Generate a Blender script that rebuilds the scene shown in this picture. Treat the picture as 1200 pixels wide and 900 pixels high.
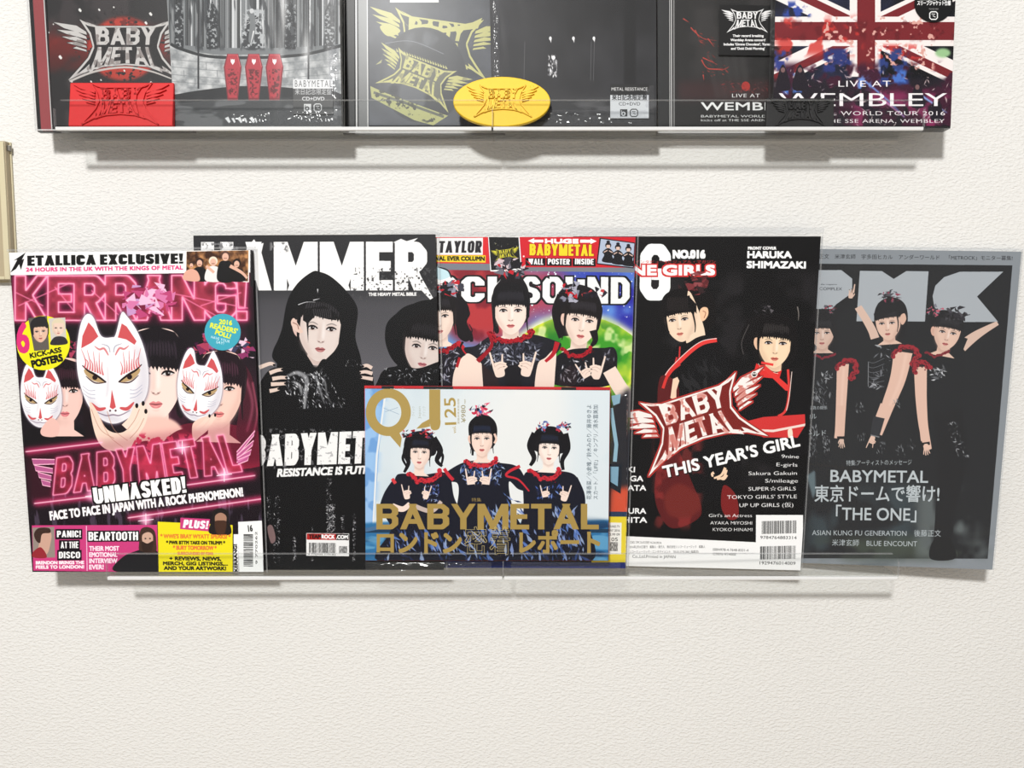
import bpy, bmesh, math, random
import numpy as np
from mathutils import Vector, Matrix, noise

SC = bpy.context.scene
for o in list(bpy.data.objects): bpy.data.objects.remove(o)

# ------------------------------------------------------------------ camera, surroundings, lamp, exposure
FPX = 1030.0                       # focal length for a 1200 x 900 frame
CAM = Vector((0.0, -0.80, 1.50)); PITCH = math.radians(5.3)
cd = bpy.data.cameras.new('camera'); cam = bpy.data.objects.new('camera', cd); SC.collection.objects.link(cam)
cd.sensor_width = 36.0; cd.lens = 36.0*FPX/1200.0; cd.clip_start = .02
cam.location = CAM; cam.rotation_euler = (math.radians(90)-PITCH, 0, 0)
SC.camera = cam

world = bpy.data.worlds.new('room_light'); SC.world = world; world.use_nodes = True
bg = world.node_tree.nodes['Background']; bg.inputs['Color'].default_value = (1.0, .985, .965, 1); bg.inputs['Strength'].default_value = .40

ld = bpy.data.lights.new('ceiling_lamp', 'AREA'); ld.shape = 'DISK'; ld.size = .22; ld.energy = 63; ld.color = (1.0, .985, .96)
lamp = bpy.data.objects.new('ceiling_lamp', ld); SC.collection.objects.link(lamp)
lamp.location = (-.42, -2.25, 2.72); lamp.rotation_euler = (Vector((-.42, -2.25, 2.72))-Vector((0, 0, 1.4))).to_track_quat('Z', 'Y').to_euler()

SC.view_settings.view_transform = 'Standard'; SC.view_settings.look = 'None'
SC.view_settings.gamma = 1.0; SC.view_settings.use_curve_mapping = False; SC.view_settings.exposure = 0.0
SC.cycles.transparent_max_bounces = 32

FW = Vector((0, math.cos(PITCH), -math.sin(PITCH))); UP = Vector((0, math.sin(PITCH), math.cos(PITCH)))
def at(px, py, d):
    """point that stands d in front of the wall, from its measured place in the 1200 x 900 photograph"""
    v = Vector(((px-600)/FPX, 0, 0))+FW-UP*((py-450)/FPX)
    return CAM+v*((-d-CAM.y)/v.y)
def atz(px, z, d):
    t = (-d-CAM.y)*math.cos(PITCH)-(z-CAM.z)*math.sin(PITCH)
    return Vector(((px-600)/FPX*t, -d, z))
# ------------------------------------------------------------------ flat print: a small vector painter
# Everything printed (covers, booklets, stickers) is drawn here from shapes and lettering, in numpy,
# on the flat sheet it belongs to, and used as that sheet's ink colour.
RS = np.random.RandomState(7)

def homog(src, dst):
    A = []; b = []
    for (x, y), (u, v) in zip(src, dst):
        A.append([x, y, 1, 0, 0, 0, -u*x, -u*y]); b.append(u)
        A.append([0, 0, 0, x, y, 1, -v*x, -v*y]); b.append(v)
    h = np.linalg.solve(np.array(A, float), np.array(b, float))
    return np.append(h, 1).reshape(3, 3)

def smooth(pts, closed=True, n=6):
    P = np.asarray(pts, float); N = len(P); out = []
    t = np.linspace(0, 1, n, endpoint=False)[:, None]
    rng_ = range(N) if closed else range(N-1)
    for i in rng_:
        if closed: p0, p1, p2, p3 = P[i-1], P[i], P[(i+1) % N], P[(i+2) % N]
        else: p0, p1, p2, p3 = P[max(i-1, 0)], P[i], P[i+1], P[min(i+2, N-1)]
        out.append(.5*((2*p1)+(-p0+p2)*t+(2*p0-5*p1+4*p2-p3)*t**2+(-p0+3*p1-3*p2+p3)*t**3))
    if not closed: out.append(P[-1:])
    return np.vstack(out)

def ell(x, y, rx, ry=None, rot=0, n=36):
    ry = rx if ry is None else ry
    a = np.linspace(0, 2*np.pi, n, endpoint=False); c, s = math.cos(rot), math.sin(rot)
    X = rx*np.cos(a); Y = ry*np.sin(a)
    return np.stack([x+c*X-s*Y, y+s*X+c*Y], 1)

def brush(pts, w0, w1=None, wm=None, sm=True):
    """a stroke of varying width as one polygon"""
    w1 = w0 if w1 is None else w1
    P = smooth(pts, False) if (sm and len(pts) > 2) else np.asarray(pts, float)
    d = np.gradient(P, axis=0); L = np.hypot(d[:, 0], d[:, 1])+1e-9; nrm = np.stack([-d[:, 1], d[:, 0]], 1)/L[:, None]
    t = np.linspace(0, 1, len(P))
    w = w0+(w1-w0)*t if wm is None else w0*(1-t)**2+2*wm*t*(1-t)*1.0+w1*t**2+wm*t*(1-t)*.6
    o = nrm*w[:, None]/2
    return np.vstack([P+o, (P-o)[::-1]])

def rect(x0, y0, x1, y1): return np.array([(x0, y0), (x1, y0), (x1, y1), (x0, y1)], float)

def subdiv(p, m):
    p = np.asarray(p, float); out = []
    for i in range(len(p)):
        a, b = p[i], p[(i+1) % len(p)]
        k = max(1, int(math.ceil(np.abs(b-a).max()/m)))
        out.append(a+(b-a)*(np.arange(k)/k)[:, None])
    return np.vstack(out)

def ccw(p):
    x, y = p[:, 0], p[:, 1]
    return p if (x*np.roll(y, -1)-np.roll(x, -1)*y).sum() > 0 else p[::-1]

def raster(polys, H, W, ss=2):
    """non-zero winding coverage of closed polygons (pixel coords, y down) on an H x W grid"""
    A = np.vstack([p for p in polys])*ss; B = np.vstack([np.roll(p, -1, 0) for p in polys])*ss
    h, w = H*ss, W*ss
    sgn = np.where(B[:, 1] > A[:, 1], 1, -1)
    up = B[:, 1] > A[:, 1]
    lo = np.where(up[:, None], A, B); hi = np.where(up[:, None], B, A)
    r0 = np.clip(np.ceil(lo[:, 1]-.5), 0, h).astype(int); r1 = np.clip(np.ceil(hi[:, 1]-.5), 0, h).astype(int)
    n = np.maximum(r1-r0, 0); idx = np.repeat(np.arange(len(n)), n)
    if len(idx) == 0: return np.zeros((H, W), np.float32)
    rows = np.arange(n.sum())-np.repeat(np.cumsum(n)-n, n)+r0[idx]
    sl = (hi[:, 0]-lo[:, 0])/np.maximum(hi[:, 1]-lo[:, 1], 1e-9)
    x = lo[idx, 0]+(rows+.5-lo[idx, 1])*sl[idx]
    col = np.clip(np.ceil(x-.5), 0, w).astype(int)
    acc = np.bincount(rows*(w+1)+col, weights=sgn[idx], minlength=h*(w+1)).reshape(h, w+1)
    m = (np.abs(np.cumsum(acc, 1)[:, :w]) > .5).astype(np.float32)
    return m.reshape(H, ss, W, ss).mean((1, 3))

def box1(m, r, ax):
    if r < 1: return m
    pad = [(0, 0)]*m.ndim; pad[ax] = (r+1, r)
    c = np.cumsum(np.pad(m, pad, mode='edge').astype(np.float64), ax)
    n = m.shape[ax]
    a = np.take(c, np.arange(2*r+1, 2*r+1+n), ax); b = np.take(c, np.arange(0, n), ax)
    return ((a-b)/(2*r+1)).astype(np.float32)

def blur(m, r):
    k = int(round(r*.6))
    if k < 1: return m
    for _ in range(3): m = box1(box1(m, k, 0), k, 1)
    return m

def dilate(m, r):
    r = int(round(r))
    for ax in (0, 1):
        k = r
        while k > 0:
            s = min(k, 3); o = m
            for d in range(1, s+1):
                a = np.zeros_like(m); b = np.zeros_like(m)
                if ax == 0: a[d:] = o[:-d]; b[:-d] = o[d:]
                else: a[:, d:] = o[:, :-d]; b[:, :-d] = o[:, d:]
                m = np.maximum(m, np.maximum(a, b))
            k -= s
    return m

def vnoise(H, W, cell, rs=RS, sx=1.0, sy=1.0):
    gh, gw = int(H/(cell*sy))+3, int(W/(cell*sx))+3
    g = rs.rand(gh, gw).astype(np.float32)
    y = np.arange(H)/(cell*sy); x = np.arange(W)/(cell*sx)
    yi = y.astype(int); xi = x.astype(int); fy = y-yi; fx = x-xi
    fy = (fy*fy*(3-2*fy))[:, None]; fx = (fx*fx*(3-2*fx))[None]
    g00 = g[yi][:, xi]; g01 = g[yi][:, xi+1]; g10 = g[yi+1][:, xi]; g11 = g[yi+1][:, xi+1]
    return (g00*(1-fx)+g01*fx)*(1-fy)+(g10*(1-fx)+g11*fx)*fy

def fbm(H, W, cell, oct=4, sx=1.0, sy=1.0):
    o = np.zeros((H, W), np.float32); a = 1; s = 0
    for k in range(oct):
        o += a*vnoise(H, W, max(cell/2**k, 1.01), sx=sx, sy=sy); s += a; a *= .5
    return o/s

# ---- lettering: a heavy block alphabet of our own + Blender's built-in font
BL = {
 'A': (.95, [[(0, 0), (.5, 1)], [(1, 0), (.5, 1)], [(.36, .27), (.64, .27)]]),
 'B': (.82, [[(0, 0), (0, 1)], [(0, 1), (.75, 1), (1, .85), (1, .66), (.8, .53)], [(0, .53), (.8, .53), (1, .4), (1, .15), (.75, 0), (0, 0)]]),
 'C': (.82, [[(1, .68), (1, .85), (.75, 1), (.25, 1), (0, .85), (0, .15), (.25, 0), (.75, 0), (1, .15), (1, .3)]]),
 'D': (.82, [[(0, 0), (0, 1)], [(0, 1), (.7, 1), (1, .8), (1, .2), (.7, 0), (0, 0)]]),
 'E': (.7, [[(0, 0), (0, 1)], [(0, 1), (1, 1)], [(0, .5), (.85, .5)], [(0, 0), (1, 0)]]),
 'F': (.68, [[(0, 0), (0, 1)], [(0, 1), (1, 1)], [(0, .5), (.85, .5)]]),
 'G': (.85, [[(1, .75), (1, .85), (.75, 1), (.25, 1), (0, .85), (0, .15), (.25, 0), (.75, 0), (1, .15), (1, .45)], [(.6, .45), (1, .45)]]),
 'H': (.85, [[(0, 0), (0, 1)], [(1, 0), (1, 1)], [(0, .5), (1, .5)]]),
 'I': (0, [[(.5, 0), (.5, 1)]]),
 'J': (.7, [[(1, 1), (1, .15), (.75, 0), (.25, 0), (0, .15), (0, .3)]]),
 'K': (.88, [[(0, 0), (0, 1)], [(.1, .4), (.95, 1)], [(.3, .6), (1, 0)]]),
 'L': (.66, [[(0, 0), (0, 1)], [(0, 0), (1, 0)]]),
 'M': (1.15, [[(0, 0), (0, 1)], [(1, 0), (1, 1)], [(.08, 1), (.5, .0)], [(.92, 1), (.5, .0)]]),
 'N': (.9, [[(0, 0), (0, 1)], [(1, 0), (1, 1)], [(.05, 1), (.95, 0)]]),
 'O': (.88, [[(.25, 1), (.75, 1), (1, .82), (1, .18), (.75, 0), (.25, 0), (0, .18), (0, .82), (.25, 1)]]),
 'P': (.8, [[(0, 0), (0, 1)], [(0, 1), (.75, 1), (1, .85), (1, .58), (.75, .43), (0, .43)]]),
 'R': (.84, [[(0, 0), (0, 1)], [(0, 1), (.75, 1), (1, .85), (1, .62), (.75, .47), (0, .47)], [(.45, .5), (1, 0)]]),
 'S': (.8, [[(1, .78), (1, .86), (.75, 1), (.25, 1), (0, .85), (0, .68), (.2, .55), (.8, .45), (1, .32), (1, .15), (.75, 0), (.25, 0), (0, .14), (0, .22)]]),
 'T': (.76, [[(.5, 0), (.5, 1)], [(0, 1), (1, 1)]]),
 'U': (.84, [[(0, 1), (0, .15), (.25, 0), (.75, 0), (1, .15), (1, 1)]]),
 'V': (.92, [[(0, 1), (.5, 0)], [(1, 1), (.5, 0)]]),
 'W': (1.3, [[(0, 1), (.25, 0)], [(.5, 1), (.25, 0)], [(.5, 1), (.75, 0)], [(1, 1), (.75, 0)]]),
 'X': (.9, [[(0, 0), (1, 1)], [(0, 1), (1, 0)]]),
 'Y': (.92, [[(0, 1), (.5, .42)], [(1, 1), (.5, .42)], [(.5, 0), (.5, .5)]]),
 'Z': (.78, [[(0, 1), (1, 1)], [(1, 1), (0, 0)], [(0, 0), (1, 0)]]),
 '!': (0, [[(.5, .36), (.5, 1)], [(.5, .02), (.5, .04)]]), '.': (0, [[(.5, .02), (.5, .03)]]),
 "'": (0, [[(.5, .8), (.5, 1)]]), ',': (0, [[(.5, -.05), (.5, .04)]]), '-': (.4, [[(0, .42), (1, .42)]]),
 '&': (.8, [[(1, 0), (.2, .85), (.5, 1), (.8, .8), (0, .3), (.3, 0), (.7, 0), (1, .35)]]),
 '0': (.8, [[(.25, 1), (.75, 1), (1, .82), (1, .18), (.75, 0), (.25, 0), (0, .18), (0, .82), (.25, 1)]]),
 '1': (.2, [[(.8, 0), (.8, 1)], [(0, .85), (.8, 1)]]),
 '2': (.76, [[(0, .75), (0, .85), (.25, 1), (.75, 1), (1, .85), (1, .62), (0, .1)], [(0, 0), (1, 0)]]),
 '4': (.8, [[(.8, 0), (.8, 1)], [(.8, 1), (0, .3)], [(0, .25), (1, .25)]]),
 '5': (.78, [[(1, 1), (0, 1), (0, .58), (.75, .58), (1, .45), (1, .15), (.75, 0), (.25, 0), (0, .15)]]),
 '6': (.8, [[(1, .85), (.75, 1), (.25, 1), (0, .82), (0, .18), (.25, 0), (.75, 0), (1, .15), (1, .42), (.75, .57), (0, .5)]]),
}
def block(s, t=.2, cond=1.0, gap=.1, ty=None):
    """polygons of a heavy block string, cap height 1, y up; t: stem, ty: bar thickness; returns (polys, width)"""
    out = []; x = 0; ty = t*.74 if ty is None else ty
    for ch in s:
        if ch == ' ': x += .3*cond; continue
        w0, strokes = BL[ch]
        w = max(w0*cond, t) if w0 > 0 else t
        iw = w-t
        if ch == '!':
            out += [rect(x, 0, x+t, min(t*.85, .2)), np.array([(x+t*.2, min(t*.85, .2)+.07), (x+t*.8, min(t*.85, .2)+.07), (x+t, 1), (x, 1)])]; x += w+gap; continue
        def M(p): return np.array([x+t/2+p[0]*iw, ty/2+p[1]*(1-ty)])
        for st in strokes:
            closed = len(st) > 3
            for i, (a, b) in enumerate(zip(st[:-1], st[1:])):
                A, B = M(a), M(b); d = B-A
                if abs(d[1]) > .3 and abs(d[0]) > .04:          # leaning stem, cut level at its ends
                    lo, hi = (A, B) if A[1] < B[1] else (B, A); k = (hi-lo)[0]/(hi-lo)[1]
                    ylo = 0 if min(a[1], b[1]) <= 0.001 else lo[1]-ty*.1; yhi = 1 if max(a[1], b[1]) >= .999 else hi[1]+ty*.1
                    xl = lo[0]+(ylo-lo[1])*k; xh = lo[0]+(yhi-lo[1])*k
                    xl = min(max(xl, x+t/2), x+w-t/2); xh = min(max(xh, x+t/2), x+w-t/2); q = t*.5
                    out.append(ccw(np.array([(xl-q, ylo), (xl+q, ylo), (xh+q, yhi), (xh-q, yhi)])))
                elif abs(d[0]) < .001 or abs(d[1]) < .001:
                    x0, x1 = sorted((A[0], B[0])); y0, y1 = sorted((A[1], B[1])); hz = abs(d[1]) < .001
                    ext = 0 if closed else 1
                    if hz: out.append(rect(x0-ext*t/2, y0-ty/2, x1+ext*t/2, y1+ty/2))
                    else: out.append(rect(x0-t/2, y0-ext*ty/2, x1+t/2, y1+ext*ty/2))
                else:
                    L = np.hypot(*d); n_ = np.array([-d[1], d[0]])/L*[t/2, ty/2]
                    out.append(ccw(np.array([A-n_, B-n_, B+n_, A+n_])))
                if closed:
                    for j, q in ((i, A), (i+1, B)):
                        if 0 < j < len(st)-1: out.append(ell(q[0], q[1], t/2, ty/2, n=12))
            if closed:
                for q, r in ((st[0], st[1]), (st[-1], st[-2])):
                    if q in ((0, 0), (0, 1)): Q = M(q); out.append(rect(Q[0]-t/2, Q[1]-ty/2, Q[0]+t/2, Q[1]+ty/2))
        x += w+gap
    return out, x-gap

_font = {}
def regular(s, track=1.0):
    key = (s, track)
    if key in _font: return _font[key]
    if 'o' not in _font:
        cu = bpy.data.curves.new('lettering', 'FONT'); cu.resolution_u = 3
        o = bpy.data.objects.new('lettering', cu); bpy.context.scene.collection.objects.link(o); _font['o'] = o
    o = _font['o']; o.data.body = s; o.data.space_character = track
    bpy.context.view_layer.update()
    e = o.evaluated_get(bpy.context.evaluated_depsgraph_get()); m = e.to_mesh()
    v = np.zeros(len(m.vertices)*3); m.vertices.foreach_get('co', v); v = v.reshape(-1, 3)[:, :2]
    nxt = {}
    E = set()
    for p in m.polygons:
        vs = list(p.vertices)
        for a, b in zip(vs, vs[1:]+vs[:1]): E.add((a, b))
    E = [(a, b) for a, b in E if (b, a) not in E]
    e.to_mesh_clear()
    for a, b in E: nxt.setdefault(a, []).append(b)
    polys = []
    while nxt:
        a = next(iter(nxt)); loop = []; c = a
        while c in nxt:
            loop.append(c); l = nxt[c]; b = l.pop()
            if not l: del nxt[c]
            c = b
        if len(loop) > 2: polys.append(v[loop])
    x0 = min(p[:, 0].min() for p in polys); x1 = max(p[:, 0].max() for p in polys)
    polys = [(p-[x0, 0])/.686 for p in polys]
    _font[key] = (polys, (x1-x0)/.686)
    return _font[key]

class Sheet:
    """quad: the sheet's corners TL TR BR BL as measured; W x H: size of its print in texels"""
    def __init__(s, quad, W, H, base=(255, 255, 255)):
        s.W, s.H = int(W), int(H); s.quad = np.array(quad, float)
        s.M = homog(quad, [(0, 0), (s.W, 0), (s.W, s.H), (0, s.H)])
        s.a = np.empty((s.H, s.W, 3), np.float32); s.a[:] = base
        s.k = s.W/abs(quad[1][0]-quad[0][0]); s.f = (0, 0, 1.0)
    def fr(s, ox=0, oy=0, k=1.0): s.f = (ox, oy, k); return s
    def px(s, p):
        p = np.asarray(p, float)*s.f[2]+[s.f[0], s.f[1]]
        q = np.c_[p, np.ones(len(p))]@s.M.T
        return q[:, :2]/q[:, 2:]
    def sc(s, d): return d*s.f[2]*s.k
    def mask(s, polys, feather=0, bold=0, pad=0, clip=True):
        if np.ndim(polys[0][0]) == 0: polys = [polys]
        P = [s.px(p) for p in polys if len(p) > 2]
        f = s.sc(feather); b = s.sc(bold); ex = int(f*2+b+s.sc(pad))+3
        al = np.vstack(P); x0 = int(max(al[:, 0].min()-ex, 0)); y0 = int(max(al[:, 1].min()-ex, 0))
        x1 = int(min(al[:, 0].max()+ex+1, s.W)); y1 = int(min(al[:, 1].max()+ex+1, s.H))
        if x1 <= x0 or y1 <= y0: return None
        m = raster([p-[x0, y0] for p in P], y1-y0, x1-x0)
        if b >= .7: m = dilate(m, b)
        if f >= .8: m = blur(m, f)
        return m, x0, y0
    def put(s, mk, col, alpha=1.0, mode='n'):
        if mk is None: return
        m, x0, y0 = mk; h, w = m.shape; R = s.a[y0:y0+h, x0:x0+w]; m = np.clip(m*alpha, 0, 1)[..., None]
        if callable(col): col = col(h, w, x0, y0)
        c = np.asarray(col, np.float32)
        if mode == 'n': R += (c-R)*m
        elif mode == 's': R += (255-R)*c/255*m
        elif mode == 'm': R *= 1-m*(1-c/255)
    def fill(s, polys, col, alpha=1.0, feather=0, mode='n', bold=0):
        s.put(s.mask(polys, feather, bold), col, alpha, mode)
    def blob(s, pts, col, **k): s.fill(smooth(pts), col, **k)
    def line(s, pts, w, col, w1=None, wm=None, sm=True, **k): s.fill(brush(pts, w, w1, wm, sm), col, **k)
    def grad(s, p0, c0, p1, c1):
        a, b = s.px([p0, p1]); d = b-a; L = (d**2).sum()
        def f(h, w, x0, y0):
            X = np.arange(w)[None]+x0; Y = np.arange(h)[:, None]+y0
            t = np.clip(((X-a[0])*d[0]+(Y-a[1])*d[1])/L, 0, 1)[..., None]
            return np.asarray(c0, np.float32)*(1-t)+np.asarray(c1, np.float32)*t
        return f
    def noisy(s, c0, c1, cell, oct=4, sx=1.0, sy=1.0, con=2.0):
        cl = s.sc(cell)
        def f(h, w, x0, y0):
            t = np.clip((fbm(h, w, cl, oct, sx, sy)-.5)*con+.5, 0, 1)[..., None]
            return np.asarray(c0, np.float32)*(1-t)+np.asarray(c1, np.float32)*t
        return f
    def speck(s, polys, col, cell, lo=.55, hi=.62, alpha=1.0, oct=3, sx=1., sy=1., feather=0, mode='n'):
        """broken patches of ink inside a shape"""
        mk = s.mask(polys, feather or cell*.3)
        if mk is None: return
        m, x0, y0 = mk; n = fbm(m.shape[0], m.shape[1], s.sc(cell), oct, sx, sy)
        s.put((m*np.clip((n-lo)/(hi-lo), 0, 1), x0, y0), col, alpha, mode)
    def lay(s, polys, w, BL_, BR_, TR_=None, TL_=None, h=None, warp=None, sub=None):
        """map unit lettering (x 0..w, y 0..1 up) onto a quad or by a warp(u, v)"""
        BL_ = np.array(BL_, float); BR_ = np.array(BR_, float)
        if TL_ is None:
            d = BR_-BL_; d /= np.hypot(*d); n = np.array([d[1], -d[0]])*h; TL_ = BL_+n; TR_ = BR_+n
        TL_ = np.array(TL_, float); TR_ = np.array(TR_, float)
        out = []
        for p in polys:
            q = subdiv(p, sub) if sub else p
            u = (q[:, :1])/w; v = q[:, 1:]
            out.append((BL_*(1-u)+BR_*u)*(1-v)+(TL_*(1-u)+TR_*u)*v)
        return out
    def text(s, t, p0, p1, h, col=(255, 255, 255), bold=0.0, alpha=1.0, shear=0, track=1.0, feather=0, mode='n'):
        polys, w = regular(t, track)
        if shear: polys = [np.c_[p[:, 0]+shear*p[:, 1], p[:, 1]] for p in polys]
        s.fill(s.lay(polys, w, p0, p1, h=h), col, alpha, feather, mode, bold=bold*h*.55)
    def blk(s, t, p0, p1, h, col=(255, 255, 255), th=.2, cond=1.0, gap=.1, shear=0, out=None, outw=0, alpha=1.0, TL=None, TR=None, sub=None, bold=0, feather=0, ty=None):
        polys, w = block(t, th, cond, gap, ty)
        if shear: polys = [np.c_[p[:, 0]+shear*p[:, 1], p[:, 1]] for p in polys]
        P = s.lay(polys, w, p0, p1, TR, TL, h=h, sub=sub)
        if out is not None: s.fill(P, out, bold=outw)
        s.fill(P, col, alpha, bold=bold, feather=feather)
        return P
    def image(s, name):
        a = s.a[::-1]/255.0
        im = bpy.data.images.new(name, s.W, s.H)
        b = np.ones((s.H, s.W, 4), np.float32); b[..., :3] = np.clip(a, 0, 1)
        im.pixels.foreach_set(b.ravel()); im.update(); im.pack()
        return im

# ---- printed people, in a local frame: 1 = half the width of the face, y down
class Loc:
    def __init__(s, c, x, y, a, rot=0, flip=1):
        s.c, s.x, s.y, s.a, s.r, s.fl = c, x, y, a, math.radians(rot), flip
    def __call__(s, pts):
        p = np.asarray(pts, float)*[s.a*s.fl, s.a]; co, si = math.cos(s.r), math.sin(s.r)
        return np.stack([s.x+co*p[:, 0]-si*p[:, 1], s.y+si*p[:, 0]+co*p[:, 1]], 1)
    def fill(s, pts, col, **k):
        for q in ('feather', 'bold'):
            if q in k: k[q] *= s.a
        s.c.fill(s(pts), col, **k)
    def blob(s, pts, col, **k): s.fill(smooth(pts), col, **k)
    def line(s, pts, w, col, w1=None, wm=None, **k): s.fill(brush(pts, w, w1, wm), col, **k)

def mixc(a, b, t): return tuple(np.asarray(a)*(1-t)+np.asarray(b)*t)

def face(c, x, y, a, rot=0, turn=0, flip=1, skin=(238, 212, 196), hair=(22, 18, 20), lip=(196, 96, 96), back=True,
         neck=1.0, bangs=-.38, slant=0, smile=0, ear=False, hl=(86, 84, 96), shade=.5, locks=True, eyes=1.0, tall=1.0, collar=1.7):
    L = Loc(c, x, y, a, rot, flip)
    sh = mixc(skin, (120, 70, 60), .45*shade); dk = mixc(skin, (70, 35, 30), .62)
    def F(px, py): return (px*(1-.22*abs(turn))+.34*turn*(1-.25*abs(px)), py*tall)
    if back:
        L.blob([(-1.02, .5), (-1.14, -.2), (-1.12, -.95), (-.7, -1.56), (0, -1.78), (.7, -1.56), (1.12, -.95), (1.14, -.2), (1.02, .5), (.6, .8), (-.6, .8)], hair)
    if neck > 0:
        L.fill([(-.46, .8), (.46, .8), (.48, collar), (1.0, collar+.35), (-1.0, collar+.35), (-.48, collar)], skin)
        L.fill([(-.5, .9), (.5, .9), (.46, 1.55), (0, 1.75), (-.46, 1.5)], sh, feather=.1, alpha=.8)
    if ear: L.blob([(-1.0, -.25), (-1.22, -.28), (-1.26, .05), (-1.1, .38), (-.92, .4)], mixc(skin, (200, 120, 100), .25)); L.blob([(-1.04, -.1), (-1.16, -.1), (-1.12, .2), (-1.0, .2)], sh, alpha=.7)
    o = [(-.96, -.7), (-.98, 0), (-.9, .45), (-.68, .9), (-.33, 1.27), (0, 1.4), (.33, 1.27), (.68, .9), (.9, .45), (.98, 0), (.96, -.7), (.6, -1.3), (-.6, -1.3)]
    o = [(px+.1*turn*(1 if py > .6 else 0), py*tall) for px, py in o]
    L.blob(o, skin)
    # modelling of the printed face
    sd = -1 if turn >= 0 else 1
    L.blob([(sd*.98, -.7), (sd*1.0, .1), (sd*.72, .9*tall), (sd*.2, 1.38*tall), (sd*.42, .8*tall), (sd*.74, .3), (sd*.76, -.5)], sh, feather=.13, alpha=.55)
    L.blob([(-sd*.98, -.5), (-sd*.98, .1), (-sd*.7, .88*tall), (-sd*.82, .3)], sh, feather=.08, alpha=.35)
    L.blob([F(-.3, 1.18), F(0, 1.1), F(.3, 1.18), F(0, 1.36)], sh, feather=.1, alpha=.25)
    L.blob([F(.06, -.35), F(.16, .1), F(.12, .42), F(.02, .3)], mixc(skin, (255, 255, 255), .6), feather=.06, alpha=.6)
    L.blob([F(-.08, -.3), F(-.14, .1), F(-.16, .48), F(-.04, .4)], sh, feather=.08, alpha=.55)
    # nose
    L.line([F(-.17, .5), F(-.1, .56), F(0, .59), F(.1, .56), F(.17, .5)], .02, dk, .02, .055, alpha=.55, feather=.02)
    L.fill(ell(*F(-.09, .55), .045, .028), dk, alpha=.8); L.fill(ell(*F(.09, .55), .045, .028), dk, alpha=.8)
    # lips
    u = -.04*smile
    L.blob([F(-.235, .86+u), F(-.1, .79), F(0, .815), F(.1, .79), F(.235, .86+u), F(.14, .97), F(0, 1.0), F(-.14, .97)], lip, alpha=.85)
    L.line([F(-.245, .86+u), F(-.1, .875), F(0, .885), F(.1, .875), F(.245, .86+u)], .015, mixc(lip, (60, 10, 20), .7), .015, .05)
    L.blob([F(-.09, .94), F(.09, .94), F(0, .965)], (255, 215, 210), alpha=.4)
    L.blob([F(-.15, 1.04), F(.15, 1.04), F(0, 1.09)], sh, alpha=.5, feather=.03)
    # eyes
    for e in (-1, 1):
        cx, cy = F(.44*e, -.02)
        W = .215*eyes*(1-.12*abs(turn)); H = .088*eyes
        L.fill(ell(cx, cy-.04, W*1.25, H*1.9), sh, alpha=.45, feather=.08)
        L.blob([(cx-W, cy+.02), (cx-W*.5, cy-H*.8), (cx+W*.4, cy-H*.85), (cx+W, cy-.01), (cx+W*.5, cy+H*.75), (cx-W*.5, cy+H*.8)], (226, 222, 222))
        L.fill(ell(cx+.02*turn, cy-.005, H*1.02, H*1.0), (34, 20, 18))
        L.fill(ell(cx+.02*turn+.03, cy-.035, .024, .024), (240, 240, 245), alpha=.9)
        L.line([(cx-W*1.1*1, cy+.03 if e > 0 else cy+.035), (cx-W*.55, cy-H*.85), (cx+W*.35, cy-H*.95), (cx+W*1.12, cy-.02+.03*(e < 0))], .03, (16, 10, 12), .04, .1)
        L.line([(cx-W*.9, cy+.04), (cx, cy+H*.95), (cx+W*.95, cy+.01)], .012, dk, .012, .03, alpha=.7)
        L.line([(cx-W*1.1, cy-H*2.2+.03*(e > 0)), (cx, cy-H*2.9), (cx+W*1.1, cy-H*2.2+.03*(e < 0))], .03, mixc(hair, skin, .35), .03, .07, alpha=.5)
    # fringe
    n = 15; e_ = []
    for i in range(n+1):
        t = i/n; px = -1.02+2.04*t
        yb = bangs+slant*px+.1*abs(px)**2.5+.0*px
        e_ += [(px, yb+.05*((i*7) % 3)), (px+.05, yb-.08)] if i < n else [(px, yb)]
    L.fill([(-1.05, -.3), (-1.1, -.95), (-.7, -1.54), (0, -1.76), (.7, -1.54), (1.1, -.95), (1.05, -.3)][::-1]+e_, hair)
    L.fill([(px, py+.05) for px, py in e_[::1]]+[(1.0, bangs-.15), (-1.0, bangs-.15)], sh, alpha=.0)
    if hl is not None:
        for k in range(14):
            px = -.72+1.44*k/13; t0 = RS.rand()*.12
            L.line([(px*.92, -1.18-t0+.12*px*px), (px*1.0, -.98+.12*px*px), (px*1.04, -.72+t0+.1*px*px)], .02, hl, .02, .07, alpha=.55, feather=.025)
    if locks:
        for e in (-1, 1):
            L.line([(e*.98, -.9), (e*1.0, -.1), (e*.97, .6), (e*1.03, 1.3)], .2, hair, .04)
    return L

def ribbon(L, x, y, r, cols, n=26, seed=1):
    rs = np.random.RandomState(seed)
    for i in range(n):
        a = rs.rand()*6.28; d = rs.rand()**.6*r; px, py = x+d*math.cos(a)*1.2, y+d*math.sin(a)*.8
        q = r*(.22+.22*rs.rand()); k = rs.randint(3, 6); th = np.sort(rs.rand(k)*6.28)
        L.fill([(px+q*math.cos(t), py+q*.8*math.sin(t)) for t in th] if k > 2 else ell(px, py, q), cols[rs.randint(len(cols))])

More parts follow.
